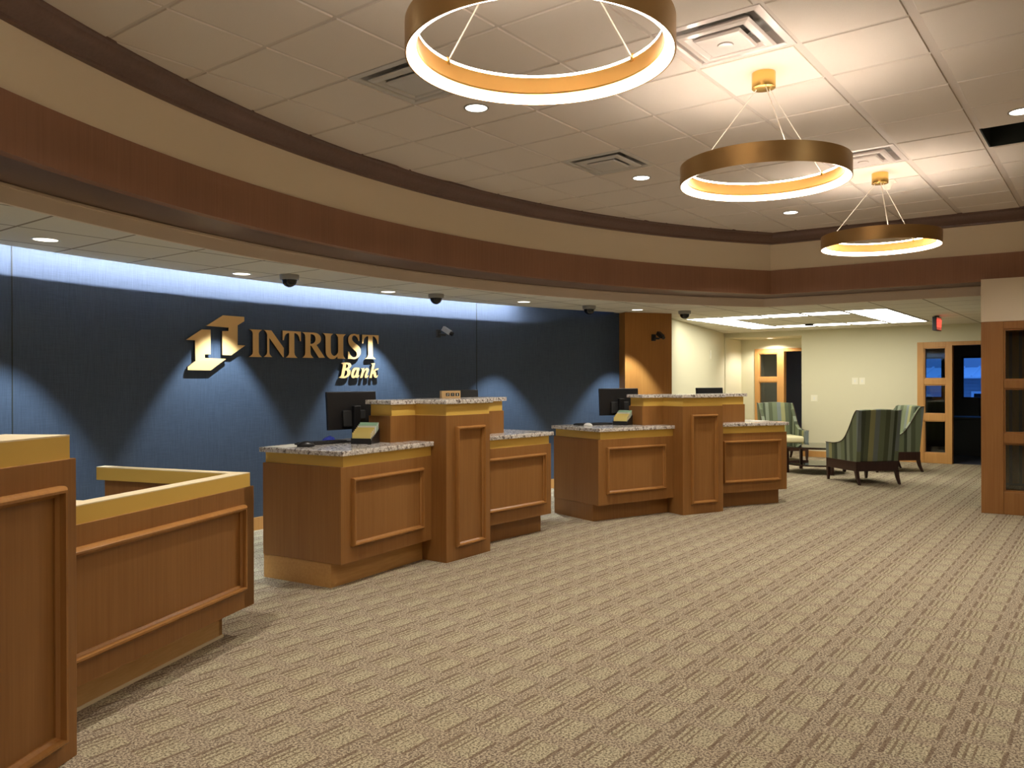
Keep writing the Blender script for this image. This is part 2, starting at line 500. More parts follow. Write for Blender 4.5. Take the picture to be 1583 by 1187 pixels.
# navy wall + slot cavity
bm = bmesh.new()
arcw = arc(C2, R2, radians(129), atan2(6.05 - C2[1], 10.61 - C2[0]), 96)
arco = arc(C2, R2 + .12, radians(129), atan2(6.05 - C2[1], 10.61 - C2[0]), 96)
prism(bm, arcw + arco[::-1], 0, ZL + .40)
struct(build('wall_left', bm, MAT['navy'], smooth=20), 'curved navy wall behind the teller desks')
def wall_pt(s, r=R2):
    th = pi / 2 - s / R2
    return Vector((C2[0] + r * cos(th), C2[1] + r * sin(th), 0)), th
for k, s in enumerate((-2.842, 2.769)):                 # vertical seams
    p, th = wall_pt(s)
    M = Matrix.Translation(p) @ Matrix.Rotation(th - pi / 2, 4, 'Z')
    bm = bmesh.new(); box(bm, -.004, .004, -.004, .003, .1, ZL + .3, M)
    struct(build('trim_%d' % (8 + k), bm, MAT['cavity']), 'narrow vertical joint in the navy wall')
bm = bmesh.new()
prism(bm, arc(C2, R2 - .35, radians(129), t0, 64) + arc(C2, R2 + .12, radians(129), t0, 64)[::-1], ZL + .40, ZL + .42)
struct(build('trim_10', bm, MAT['white']), 'top of the light slot')
bm = bmesh.new()
prism(bm, arc(C2, R2 - .36, radians(129), t0, 64) + arc(C2, R2 - .34, radians(129), t0, 64)[::-1], ZL + .014, ZL + .40)
struct(build('trim_11', bm, MAT['white']), 'back of the light slot')
bm = bmesh.new()
ts0, ts1 = radians(75.2), radians(128.6)
for (ra, za, rb, zb) in ((R2 - .156, ZL + .128, R2 - .150, ZL + .132),):
    A = arc(C2, ra, ts0, ts1, 80); B = arc(C2, rb, ts0, ts1, 80)
    va = [bm.verts.new((x, y, zb)) for x, y in A]; vb = [bm.verts.new((x, y, za)) for x, y in B]
    for i in range(80): bm.faces.new((va[i], va[i + 1], vb[i + 1], vb[i]))
me = bpy.data.meshes.new('cove_strip'); bm.to_mesh(me); bm.free()
cs = link('light_strip', me, MAT['cove'])
tag(cs, 'cool white strip light hidden in the slot above the navy wall', 'light')
bm = bmesh.new()
prism(bm, arc(C2, R2 - .185, ts0, ts1, 80) + arc(C2, R2 - .162, ts0, ts1, 80)[::-1], ZL + .012, ZL + .15)
build('strip_channel', bm, MAT['white'], cs)
bm = bmesh.new()
prism(bm, arc(C2, R2 - .016, radians(129), t0, 80) + arc(C2, R2, radians(129), t0, 80)[::-1], 0, .13)
struct(build('baseboard_left', bm, MAT['oak_frame']))

# wood column at the end of the navy wall
A = Vector((10.47, 5.84)); B = Vector((11.12, 5.40)); d = (B - A).normalized(); nb = Vector((-d.y, d.x))
bm = bmesh.new(); prism(bm, [tuple(A), tuple(B), tuple(B + nb * .42), tuple(A + nb * .42)], 0, ZL)
struct(build('wall_column', bm, MAT['wood_col'], bevel=.004), 'wood veneered column at the end of the navy wall')

# cream walls of the far lobby
def wallseg(name, p, q, z0, z1, th, mat, label=None):
    p, q = Vector(p), Vector(q); d = (q - p).normalized(); n = Vector((-d.y, d.x)) * th
    bm = bmesh.new(); prism(bm, [tuple(p), tuple(q), tuple(q + n), tuple(p + n)], z0, z1)
    return struct(build(name, bm, mat), label)
wallseg('wall_lobby', (11.05, 5.62), (XB + .006, 6.742), 0, ZL, .12, MAT['cream'], 'cream wall left of the lobby')
YA0, YA1 = 5.118, 6.72          # alcove in the far wall
bm = bmesh.new()
YW0, YW1 = 1.42, 3.004          # glazed opening
box(bm, XB, XB + .12, YW1, YA0, 0, ZL)
box(bm, XB, XB + .12, YW0, YW1, 2.20, ZL)
box(bm, XB, XB + .12, YR, YW0, 0, ZL)
box(bm, XB, XB + .12, YA0, YA1, ZL - .105, ZL)
struct(build('wall_far', bm, MAT['cream']), 'cream far wall of the lobby')
XA = 17.3
bm = bmesh.new()
box(bm, XB + .12, XA, YA0 - .12, YA0, 0, ZL)
box(bm, XB, XA, YA1, YA1 + .12, 0, ZL)
box(bm, XA, XA + .1, 6.41, YA1 + .12, 0, ZL)
box(bm, XA, XA + .1, YA0 - .12, 6.41, 2.20, ZL)
struct(build('wall_alcove', bm, MAT['cream']), 'cream walls of the alcove')
bm = bmesh.new(); box(bm, XB + .12, XA + .1, YA0 - .12, YA1 + .12, ZL - .105, ZL - .09)
struct(build('ceiling_alcove', bm, MAT['cream']))
bm = bmesh.new()
box(bm, XA + .1, XA + 2.2, YA0 - .35, YA0 - .25, 0, ZL); box(bm, XA + .1, XA + 2.2, 7.0, 7.1, 0, ZL); box(bm, XA + 2.2, XA + 2.3, YA0 - .35, 7.1, 0, ZL)
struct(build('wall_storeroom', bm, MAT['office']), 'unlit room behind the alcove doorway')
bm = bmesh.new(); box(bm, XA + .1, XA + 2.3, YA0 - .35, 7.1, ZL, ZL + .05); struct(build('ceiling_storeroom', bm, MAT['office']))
bm = bmesh.new(); box(bm, XB - .015, XB, YW1, YA0, 0, .12)
struct(build('baseboard_far', bm, MAT['oak_frame']))
# walls out of view closing the hall
bm = bmesh.new(); box(bm, XF - .12, XF, YR, 8.5, 0, ZU + .4); struct(build('wall_near', bm, MAT['beige']))
bm = bmesh.new(); box(bm, XF, 22.9, YR - .12, YR, 0, ZU + .4); struct(build('wall_right', bm, MAT['beige']))

# ------------------------------------------------------------------ glazed timber frames
def pane_frame(name, label, origin, rz, width, rows, z_top, stile, rail_b, post_r, depth, mat, gmat, door_w=0.0, head=.07, sill_mould=False, z_head=None):
    """local x along the frame, y = back; rows = list of (z0,z1) pane openings; door opening of door_w after the posts"""
    root = bpy.data.objects.new(name, None); COL.objects.link(root)
    root.location = (*origin, 0); root.rotation_euler = (0, 0, rz); struct(root, label)
    bm = bmesh.new()
    box(bm, 0, stile, 0, depth, 0, z_top)
    box(bm, width - post_r, width, 0, depth, 0, z_top)
    zs = [0] + [z for r in rows for z in r] + [z_top]
    for k in range(0, len(zs), 2):
        box(bm, stile, width - post_r, 0.006, depth - .006, zs[k], zs[k + 1])
    if door_w:
        box(bm, width, width + door_w, 0, depth, z_top - head, z_top)
        box(bm, width + door_w, width + door_w + .06, 0, depth, 0, z_top)
    build('frame', bm, mat, root, bevel=.004)
    for (a, b) in rows:
        bm = bmesh.new()
        m_ = .018
        x0, x1 = stile, width - post_r
        for (p, q, r, s) in ((x0, x0 + m_, a, b), (x1 - m_, x1, a, b), (x0 + m_, x1 - m_, b - m_, b), (x0 + m_, x1 - m_, a, a + m_)):
            box(bm, p, q, .02, depth - .02, r, s)
        build('glazing_bead', bm, mat, root)
        bm = bmesh.new(); box(bm, x0 + m_, x1 - m_, depth / 2 - .003, depth / 2 + .003, a + m_, b - m_)
        build('pane', bm, gmat, root)
    return root
# local x runs along -y of the world (rz=-90deg), local y = +x world
kf = 1241.3
pane_frame('window_1', 'oak sidelight with three panes beside the far open doorway', (XB - .02, YW1), -pi / 2, YW1 - 2.43,
           [(0.18, .78), (.90, 1.44), (1.545, 2.12)], 2.22, .11, .18, .10, .16, MAT['oak_frame'], MAT['glass'], door_w=.93, head=.07)
pane_frame('window_2', 'oak sidelight in the alcove beside a dark doorway', (XA - .02, 6.41), -pi / 2, 6.41 - 5.868 + .10,
           [(0.18, .86), (.96, 1.50), (1.595, 2.12)], 2.22, .085, .18, .14, .14, MAT['oak_frame'], MAT['glass'], door_w=.60)

# right hand partition
PX0, PY0 = 10.53, 1.27
rzp = atan2(-1, .07)
Rm = Matrix.Translation((PX0, PY0, 0)) @ Matrix.Rotation(rzp, 4, 'Z')
pane_frame('window_3', 'large brown oak glazed partition at the right edge', (PX0, PY0), rzp, 1.75,
           [(.25, .80), (.91, 1.42), (1.51, 2.09)], 2.175, .22, .2, .2, .22, MAT['wood_frame_r'], MAT['glass_r'])
bm = bmesh.new(); box(bm, 0, 7.5, 0.0, .22, 2.175, ZB + .01, Rm)
struct(build('wall_partition', bm, MAT['beige']), 'beige wall over the glazed partition')
bm = bmesh.new(); box(bm, 1.75, 7.5, 0.0, .22, 0, 2.175, Rm)
struct(build('wall_partition', bm, MAT['beige']), 'beige wall right of the glazed partition')
# room behind the partition
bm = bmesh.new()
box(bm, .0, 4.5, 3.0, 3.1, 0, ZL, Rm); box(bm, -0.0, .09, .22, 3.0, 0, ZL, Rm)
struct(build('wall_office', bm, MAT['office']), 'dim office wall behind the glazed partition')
bm = bmesh.new()
for k in range(9):
    box(bm, .12 + k * .12, .20 + k * .12, 2.86, 2.90, .05, 2.2, Rm)
box(bm, .1, 1.3, 2.84, 2.92, 2.2, 2.26, Rm)
tag(build('vertical_blind', bm, MAT['oak']), 'tan vertical blind hanging in the office behind the right partition', 'blind')
bm = bmesh.new(); box(bm, .75, .83, 2.98, 3.0, 1.55, 1.70, Rm)
tag(build('wall_plate', bm, MAT['plate']), 'small pale plate seen through the top pane of the right partition', 'wall plate')

# office beyond the far doorway, dusk window, neighbour building
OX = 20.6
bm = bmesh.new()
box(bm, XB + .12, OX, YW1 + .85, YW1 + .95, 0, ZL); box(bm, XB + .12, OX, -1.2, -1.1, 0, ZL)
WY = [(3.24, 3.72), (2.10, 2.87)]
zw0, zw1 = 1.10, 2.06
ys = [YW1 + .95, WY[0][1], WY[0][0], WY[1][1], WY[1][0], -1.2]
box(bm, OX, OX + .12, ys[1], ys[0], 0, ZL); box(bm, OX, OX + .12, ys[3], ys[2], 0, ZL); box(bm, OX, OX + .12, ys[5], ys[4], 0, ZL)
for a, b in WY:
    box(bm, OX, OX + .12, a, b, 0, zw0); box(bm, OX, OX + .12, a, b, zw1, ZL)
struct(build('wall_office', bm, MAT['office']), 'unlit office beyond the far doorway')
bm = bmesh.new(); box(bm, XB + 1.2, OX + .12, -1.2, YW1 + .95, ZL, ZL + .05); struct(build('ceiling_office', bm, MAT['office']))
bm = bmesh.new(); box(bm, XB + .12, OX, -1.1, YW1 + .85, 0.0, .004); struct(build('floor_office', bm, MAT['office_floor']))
for k, (a, b) in enumerate(WY):
    root = bpy.data.objects.new('window_%d' % (4 + k), None); COL.objects.link(root); root.location = (OX, (a + b) / 2, zw0); struct(root, 'dark framed office window with a dusk view')
    bm = bmesh.new(); h = (b - a) / 2; H = zw1 - zw0
    for q in ((-h, -h + .04, 0, H), (h - .04, h, 0, H), (-h + .04, h - .04, 0, .04), (-h + .04, h - .04, H - .04, H)):
        box(bm, .02, .08, q[0], q[1], q[2], q[3])
    build('frame', bm, MAT['black'], root)
    bm = bmesh.new(); box(bm, .045, .051, -h + .04, h - .04, .04, H - .04); build('pane', bm, MAT['glass'], root)
nbld = thing('neighbouring_building', 'blue-lit neighbouring house with a pale metal roof outside the office windows', 'building', (32, 3.5, -.85))
bm = bmesh.new()
for k in range(22): box(bm, 0, .05 + .02 * (k % 2), -9, 9, k * .12, (k + 1) * .12 - .008)
box(bm, .05, 6, -9, 9, 0, 2.64)
build('siding_wall', bm, MAT['siding_base'], nbld)
bm = bmesh.new()
v = [bm.verts.new(p) for p in ((-.9, -9.5, 2.45), (-.9, 9.5, 2.45), (1.2, 9.5, 2.80), (1.2, -9.5, 2.80), (-.9, -9.5, 2.5), (-.9, 9.5, 2.5), (1.2, 9.5, 2.85), (1.2, -9.5, 2.85))]
for f in ((0, 1, 2, 3), (4, 5, 6, 7), (0, 1, 5, 4), (1, 2, 6, 5), (2, 3, 7, 6), (3, 0, 4, 7)): bm.faces.new([v[i] for i in f])
Mr = Matrix.Translation((-.9, 0, 2.5)) @ Matrix.Rotation(-atan2(.35, 2.1), 4, 'Y')
for k in range(38): box(bm, 0, 2.2, -9.5 + k * .5, -9.44 + k * .5, 0, .05, Mr)
build('porch_roof', bm, MAT['roof_metal'], nbld)
bm = bmesh.new(); box(bm, 1.2, 6, -9.2, 9.2, 2.7, 5.6); build('upper_wall', bm, MAT['siding_base'], nbld)
for y in (-2.6, .1, 2.6):
    bm = bmesh.new(); w = .55
    for q in ((-w, -w + .08, .9, 2.0), (w - .08, w, .9, 2.0), (-w + .08, w - .08, 1.92, 2.0), (-w + .08, w - .08, .9, .98)):
        box(bm, -.06, 0, y + q[0], y + q[1], q[2], q[3])
    wf = build('window_frame', bm, MAT['roof_metal'], nbld)
    bm = bmesh.new(); box(bm, -.03, -.01, y - w + .08, y + w - .08, .98, 1.92); build('pane', bm, MAT['dark_glass'], wf)
struct(build('ground', (lambda b: (box(b, 23, 60, -30, 30, -1.1, -.85), b)[1])(bmesh.new()), MAT['siding_base']))
od = thing('office_desk', 'dark desk in the unlit office beyond the far doorway', 'desk', (18.6, 2.0, 0))
bm = bmesh.new(); box(bm, -.4, .4, -.8, .9, .74, .78); build('desk_top', bm, MAT['matt_black'], od, bevel=.005)
bm = bmesh.new(); box(bm, -.36, -.33, -.76, .86, .01, .74); build('modesty_panel', bm, MAT['matt_black'], od)
for y in (-.76, .83):
    bm = bmesh.new(); box(bm, -.33, .36, y, y + .03, .01, .74); build('side_panel', bm, MAT['matt_black'], od)
oc = thing('office_chair', 'black high-backed office chair behind the dark office desk', 'chair', (19.35, 2.05, 0), radians(20))
bm = bmesh.new(); box(bm, .2, .28, -.27, .27, .55, 1.16); build('backrest', bm, MAT['matt_black'], oc, bevel=.03)
bm = bmesh.new(); box(bm, -.25, .25, -.26, .26, .44, .54); build('seat', bm, MAT['matt_black'], oc, bevel=.03)
bm = bmesh.new(); cyl(bm, (0, 0), .03, .06, .44, 12)
for k in range(5): tube(bm, (0, 0, .07), (.3 * cos(k * 1.2566), .3 * sin(k * 1.2566), .03), .022)
build('base', bm, MAT['matt_black'], oc)

# ------------------------------------------------------------------ teller desks
def frame_mould(x0, x1, z0, z1, w=.034, t=.020):
    """mitred raised moulding in the local x-z plane, front towards -y"""
    bm = bmesh.new()
    t *= 1.8
    prof = [(0, 0), (0, t * .45), (w * .14, t * .8), (w * .34, t), (w * .58, t * .97), (w * .70, t * .45), (w, t * .2), (w, 0)]
    cs = [(x0, z0, 1, 1), (x1, z0, -1, 1), (x1, z1, -1, -1), (x0, z1, 1, -1)]
    rings = [[bm.verts.new((x + sx * a, -b, z + sz * a)) for a, b in prof] for x, z, sx, sz in cs]
    for k in range(4):
        A, B = rings[k], rings[(k + 1) % 4]
        for i in range(len(prof)):
            j = (i + 1) % len(prof)
            bm.faces.new((A[i], A[j], B[j], B[i]))
    return bm

ZP, ZW, ZG, ZT = .18, .887, .968, 1.006      # plinth, wood, mustard, granite
HP, HG, HT = 1.225, 1.320, 1.357
def wing(side, J, E, dep, df=0.0, ds=0.0, db=0.0):
    J = Vector((side * J[0], J[1])); E = Vector((side * E[0], E[1]))
    d = (E - J).normalized(); n = Vector((-d.y, d.x))
    if n.y < 0: n = -n
    M0 = J + d * (-J.x / d.x) + n * df
    E2 = E - d * ds + n * df
    return M0, E2, d, n
def wing_poly(side, J, E, dep, df=0.0, ds=0.0, db=0.0):
    M0, E2, d, n = wing(side, J, E, dep, df, ds)
    E0 = Vector((side * E[0], E[1])) - d * ds
    B = E0 + n * (dep - db)
    Cc = (0.0, dep + .30 - db)
    return [tuple(M0), tuple(E2), tuple(B), Cc]

def teller_desk(label, loc, rz):
    root = thing('teller_desk', label, 'counter', (*loc, 0), rz, 'teller desks along the navy wall')
    J, E, DEP = (.30, .165), (1.40, .065), .80
    for s in (-1, 1):
        bm = bmesh.new(); prism(bm, wing_poly(s, J, E, DEP), ZP, ZW); build('cabinet', bm, MAT['wood'], root, bevel=.003)
        bm = bmesh.new(); prism(bm, wing_poly(s, J, E, DEP, .105, .04 if s > 0 else .008, .0), 0, ZP); build('plinth', bm, MAT['wood' if s > 0 else 'oak_plinth'], root)
        bm = bmesh.new(); prism(bm, wing_poly(s, J, E, DEP, .004, .03, .0), ZW, ZG); build('mustard_band', bm, MAT['gold'], root)
        bm = bmesh.new(); prism(bm, wing_poly(s, J, E, DEP, -.028, -.012, -.03), ZG, ZT); build('granite_worktop', bm, MAT['granite'], root, bevel=.006)
        M0, E2, d, n = wing(s, J, E, DEP)
        bm = frame_mould(.135, 1.0, .295, .80)
        ang = atan2(d.y, d.x)
        # local x runs from the pilaster outward
        Jv = Vector((s * .30, 0)) ; P0 = M0
        if s > 0:
            MM = Matrix.Translation((P0.x, P0.y, 0)) @ Matrix.Rotation(ang, 4, 'Z') @ Matrix.Translation((.30, 0, 0))
        else:
            MM = Matrix.Translation((P0.x, P0.y, 0)) @ Matrix.Rotation(ang - pi, 4, 'Z') @ Matrix.Translation((-1.405 - .03, 0, 0))
        for v in bm.verts: v.co = MM @ v.co
        build('panel_moulding', bm, MAT['wood_mould'], root, smooth=30)
    bm = bmesh.new(); prism(bm, [(-.30, 0), (.30, 0), (.30, .36), (-.30, .36)], 0, HP); build('pilaster', bm, MAT['wood'], root, bevel=.003)
    bm = frame_mould(-.185, .205, .115, 1.13)
    build('panel_moulding', bm, MAT['wood_mould'], root, smooth=30)
    UX0, UX1, V0, V1 = -.60, .98, .345, .60
    bm = bmesh.new(); prism(bm, [(UX0, V0), (UX1, V0), (UX1, V1), (UX0, V1)], ZT, HP); build('upper_cabinet', bm, MAT['wood'], root, bevel=.003)
    bm = bmesh.new(); i_ = .006
    prism(bm, [(-.30 + i_, i_), (.30 - i_, i_), (.30 - i_, V0 + i_), (UX1 - .02, V0 + i_), (UX1 - .02, V1 - i_), (UX0 + .02, V1 - i_), (UX0 + .02, V0 + i_), (-.30 + i_, V0 + i_)], HP, HG)
    build('mustard_band', bm, MAT['gold'], root)
    bm = bmesh.new(); o_ = .022
    prism(bm, [(-.30 - o_, -o_), (.30 + o_, -o_), (.30 + o_, V0 - o_), (UX1 + .02, V0 - o_), (UX1 + .02, V1 + o_), (UX0 - .02, V1 + o_), (UX0 - .02, V0 - o_), (-.30 - o_, V0 - o_)], HG, HT)
    build('granite_top', bm, MAT['granite'], root, bevel=.006)
    return root
MAT['oak_plinth'] = MAT['oak']
D2 = ((5.28, 4.47), radians(1.5)); D3 = ((8.625, 3.80), radians(-24.5)); D1 = ((1.261, 3.214), radians(30))
teller_desk('middle wooden teller desk with granite tops, directly right of the unfinished counter', *D2)
MAT['oak_plinth'] = MAT['wood']
teller_desk('farthest wooden teller desk with granite tops, in front of the wood column', *D3)

root = thing('teller_desk', 'nearest teller desk at the left edge, stripped of its granite with bare mustard ledges', 'counter', (*D1[0], 0), D1[1], 'teller desks along the navy wall')
def dprism(name, poly, z0, z1, mat, bevel=None):
    bm = bmesh.new(); prism(bm, poly, z0, z1); return build(name, bm, mat, root, bevel=bevel)
HP1, HG1 = 1.20, 1.296
dprism('pilaster', [(-.30, 0), (.30, 0), (.30, .33), (-.30, .33)], 0, HP1, MAT['wood'], .003)
bm = frame_mould(-.19, .205, .088, 1.10, .042, .024); build('panel_moulding', bm, MAT['wood_mould'], root, smooth=30)
dprism('mustard_band', [(-.285, .008), (.272, .008), (.272, .29), (-.285, .29)], HP1, HG1 - .006, MAT['gold'])
dprism('top_edge', [(-.285, .008), (.272, .008), (.272, .29), (-.285, .29)], HG1 - .006, HG1, MAT['gold_top'])
for s in (-1, 1):
    J = Vector((s * .30, .188)); E = Vector((s * 1.874, -.018)); d = (E - J).normalized(); n = Vector((-d.y, d.x))
    if n.y < 0: n = -n
    r = Vector((s * .25, .968))
    def strip(df, t, e, s0=.0): return [tuple(J + d * s0 + n * df), tuple(E - d * e + n * df), tuple(E - d * e + n * (df + t)), tuple(J + d * s0 + n * (df + t))]
    def ret(e, t, L, f=0.0): return [tuple(E - d * e + n * f), tuple(E - d * e + n * f + r * L), tuple(E - d * (e + t) + n * f + r * L), tuple(E - d * (e + t) + n * f)]
    zt = .905 * 1.0714
    dprism('front_panel', strip(0, .10, 0), ZP, ZW, MAT['wood'], .003)
    dprism('end_panel', ret(0, .10, 1.10), ZP, ZW, MAT['wood'])
    dprism('plinth', strip(.15, .03, .10), 0, ZP, MAT['oak_raw'] if 'oak_raw' in MAT else MAT['oak'])
    dprism('plinth', ret(.10, .03, 1.0, .15), 0, ZP, MAT['oak'])
    dprism('kick_strip', strip(.143, .008, .095), 0, .016, MAT['gold_top'])
    dprism('mustard_band', strip(.008, .09, .026), ZW, zt - .005, MAT['gold'])
    dprism('mustard_band', ret(.026, .075, 1.06, .098), ZW, zt - .005, MAT['gold'])
    dprism('top_edge', strip(.008, .09, .026), zt - .005, zt, MAT['gold_top'])
    dprism('top_edge', ret(.026, .075, 1.06, .098), zt - .005, zt, MAT['gold_top'])
    dprism('filler_block', strip(.10, .055, 1.22, 0), ZW - .3, zt, MAT['gold_top'])
    bm = frame_mould(.06, 1.475, .29, .79, .040, .022) if s > 0 else frame_mould(-1.475, -.06, .29, .79, .040, .022)
    ang = atan2(d.y, d.x) if s > 0 else atan2(-d.y, -d.x)
    MM = Matrix.Translation((J.x, J.y, 0)) @ Matrix.Rotation(ang, 4, 'Z')
    for v in bm.verts: v.co = MM @ v.co
    build('panel_moulding', bm, MAT['wood_mould'], root, smooth=30)

# ------------------------------------------------------------------ desk equipment
def loc_on(D, u, v, z): 
    (x, y), r = D; return (x + u * cos(r) - v * sin(r), y + u * sin(r) + v * cos(r), z)
def monitor(label, D, u, v, z, yaw, tilt=-4):
    """screen faces the teller (+v); the camera sees the back"""
    root = thing('monitor', label, 'monitor', loc_on(D, u, v, z), D[1] + yaw, 'black monitors on the teller desks')
    M = Matrix.Translation((0, 0, .26)) @ Matrix.Rotation(radians(tilt), 4, 'X')
    bm = bmesh.new(); box(bm, -.265, .265, -.012, .014, -.16, .16, M); build('screen_housing', bm, MAT['black'], root, bevel=.006)
    bm = bmesh.new(); box(bm, -.12, .12, -.034, -.012, -.14, .0, M); build('rear_cover', bm, MAT['matt_black'], root, bevel=.008)
    bm = bmesh.new(); box(bm, -.255, .255, .014, .016, -.15, .15, M); build('display', bm, MAT['dark_glass'], root)
    bm = bmesh.new(); box(bm, -.035, .035, -.075, -.035, .01, .30); box(bm, -.03, .03, -.036, -.012, .18, .26); build('stand', bm, MAT['black'], root, bevel=.006)
    bm = bmesh.new(); box(bm, -.13, .13, -.13, .09, 0, .012); build('base', bm, MAT['black'], root, bevel=.004)
    return root
monitor('black monitor standing left on the middle teller desk', D2, -.62, .78, ZT, radians(-4))
monitor('black monitor showing only its top over the right end of the middle teller desk', D2, .985, .86, ZT, radians(4))
monitor('black monitor standing left on the farthest teller desk', D3, -.60, .80, ZT, radians(-6))
monitor('black monitor showing only its top over the right end of the farthest teller desk', D3, .90, .88, ZT, radians(10))

def slips(label, D, u, v, z, yaw, n=7):
    root = thing('slip_holder', label, 'paper holder', loc_on(D, u, v, z), D[1] + yaw, 'slip holders on the teller desks')
    bm = bmesh.new()
    for k in range(n + 1):
        y = k * .026; h = .045 + k * .0085
        box(bm, -.085, .085, y, y + .003, 0, h)
    box(bm, -.088, -.085, 0, n * .026, 0, .05); 
    a = [(0, 0), (n * .026, 0), (n * .026, .06 + n * .0085), (0, .03)]
    va = [bm.verts.new((.085, p[0], p[1])) for p in a]; vb = [bm.verts.new((.088, p[0], p[1])) for p in a]
    bm.faces.new(va); bm.faces.new(vb)
    for i in range(4): bm.faces.new((va[i], va[(i + 1) % 4], vb[(i + 1) % 4], vb[i]))
    box(bm, -.085, .085, 0, n * .026, 0, .004)
    build('tray', bm, MAT['black'], root)
    for k in range(n):
        y = .006 + k * .026; h = .088 + k * .0125
        mt_ = MAT['yellow_paper'] if k < 4 else MAT['green_paper'] if k > 4 else MAT['white_paper']
        bm = bmesh.new()
        Mk = Matrix.Translation((0, y, .004)) @ Matrix.Rotation(radians(-3), 4, 'X')
        box(bm, -.080, .080, 0, .012, 0, h, Mk)
        bm.normal_update()
        for f in bm.faces:
            if abs(f.normal.x) > .7: f.material_index = 1
        build('slip_pad', bm, [mt_, MAT['white_paper']], root)
    return root
slips('black slip holder with yellow and green slips on the left of the middle teller desk', D2, -.84, .44, ZT, radians(-66))
slips('black slip holder with pale slips on the left of the farthest teller desk', D3, -.80, .50, ZT, radians(-56))
slips('black slip holder half hidden at the right end of the middle teller desk', D2, 1.075, .60, ZT, radians(-66))
slips('black slip holder half hidden at the right end of the farthest teller desk', D3, 1.06, .62, ZT, radians(-56))

def keyboard(label, D, u, v, yaw):
    root = thing('keyboard', label, 'keyboard', loc_on(D, u, v, ZT), D[1] + yaw, 'keyboards on the teller desks')
    bm = bmesh.new(); box(bm, -.22, .22, -.07, .07, 0, .016); build('keyboard_body', bm, MAT['black'], root, bevel=.004)
    bm = bmesh.new()
    for r in range(5):
        for c in range(14):
            box(bm, -.205 + c * .0293, -.205 + c * .0293 + .025, -.06 + r * .025, -.06 + r * .025 + .021, .016, .022)
    build('keys', bm, MAT['matt_black'], root)
keyboard('black keyboard in front of the left monitor on the middle teller desk', D2, -1.0, .72, radians(-4))
keyboard('black keyboard in front of the left monitor on the farthest teller desk', D3, -1.04, .70, radians(-4))
def mouse(label, D, u, v, mat, yaw, sc=1.0):
    bm = bmesh.new()
    bmesh.ops.create_uvsphere(bm, u_segments=20, v_segments=10, radius=1)
    for w in bm.verts: w.co = Vector((w.co.x * .032 * sc, w.co.y * .058 * sc, max(w.co.z, -.05) * .036 * sc))
    o = build('computer_mouse', bm, mat, smooth=60); o.location = loc_on(D, u, v, ZT + .002); o.rotation_euler = (0, 0, D[1] + yaw)
    return tag(o, label, 'mouse')
mouse('white computer mouse on the left end of the farthest teller desk', D3, -1.20, .56, MAT['white'], radians(40), .9)
mouse('black computer mouse on the left end of the middle teller desk', D2, -1.27, .60, MAT['black'], radians(60), 1.2)
# blue cloth
bm = bmesh.new(); bmesh.ops.create_icosphere(bm, subdivisions=3, radius=1)
for w in bm.verts:
    w.co = Vector((w.co.x * .06, w.co.y * .04, max(0, w.co.z) * .045 + .002)) * (1 + .15 * sin(w.co.x * 7 + w.co.y * 9))
o = build('cleaning_cloth', bm, MAT['blue_cloth'], smooth=60); o.location = loc_on(D2, -.80, .70, ZT + .003)
o.location = loc_on(D2, -.86, .80, ZT + .003)
tag(o, 'crumpled dark blue cloth behind the slips on the middle teller desk', 'cloth')
# sheets of paper
for (D, u, v, rz, lb) in ((D3, 1.22, .42, .2, 'white sheet of paper on the right end of the farthest teller desk'), (D2, -1.30, .76, .1, 'white sheet of paper beside the keyboard on the middle teller desk')):
    bm = bmesh.new(); box(bm, -.15, .15, -.11, .11, 0, .002); o = build('paper_sheet', bm, MAT['white_paper']); o.location = loc_on(D, u, v, ZT + .0005)
    o.rotation_euler = (0, 0, D[1] + rz); tag(o, lb, 'paper')
# perpetual calendar block
cal = thing('desk_calendar', 'small tan perpetual calendar box with three dark windows on the middle desk top', 'calendar', loc_on(D2, .31, .47, HT), D2[1] + radians(-28))
bm = bmesh.new(); box(bm, -.092, .092, -.03, .03, 0, .068); build('box', bm, MAT['calendar'] if 'calendar' in MAT else M_('tan_box', (.55, .36, .16), .5), cal, bevel=.003)
for k in (-1, 0, 1):
    bm = bmesh.new(); x = .012 + k * .048
    box(bm, x - .018, x + .018, -.0315, -.030, .018, .048); w_ = build('date_window', bm, MAT['matt_black'], cal)
    bm = bmesh.new()
    if k < 0:
        for q in ((x - .008, x + .008, .040, .042), (x - .008, x + .008, .032, .034), (x - .008, x - .005, .024, .034), (x - .008, x + .008, .024, .026), (x + .005, x + .008, .034, .042)): box(bm, q[0], q[1], -.0325, -.0315, q[2], q[3])
    elif k == 0:
        for q in ((x - .008, x + .008, .038, .040), (x - .008, x + .008, .028, .030)): box(bm, q[0], q[1], -.0325, -.0315, q[2], q[3])
    else: box(bm, x - .003, x + .003, -.0325, -.0315, .022, .044)
    build('numeral', bm, MAT['plate'], w_)

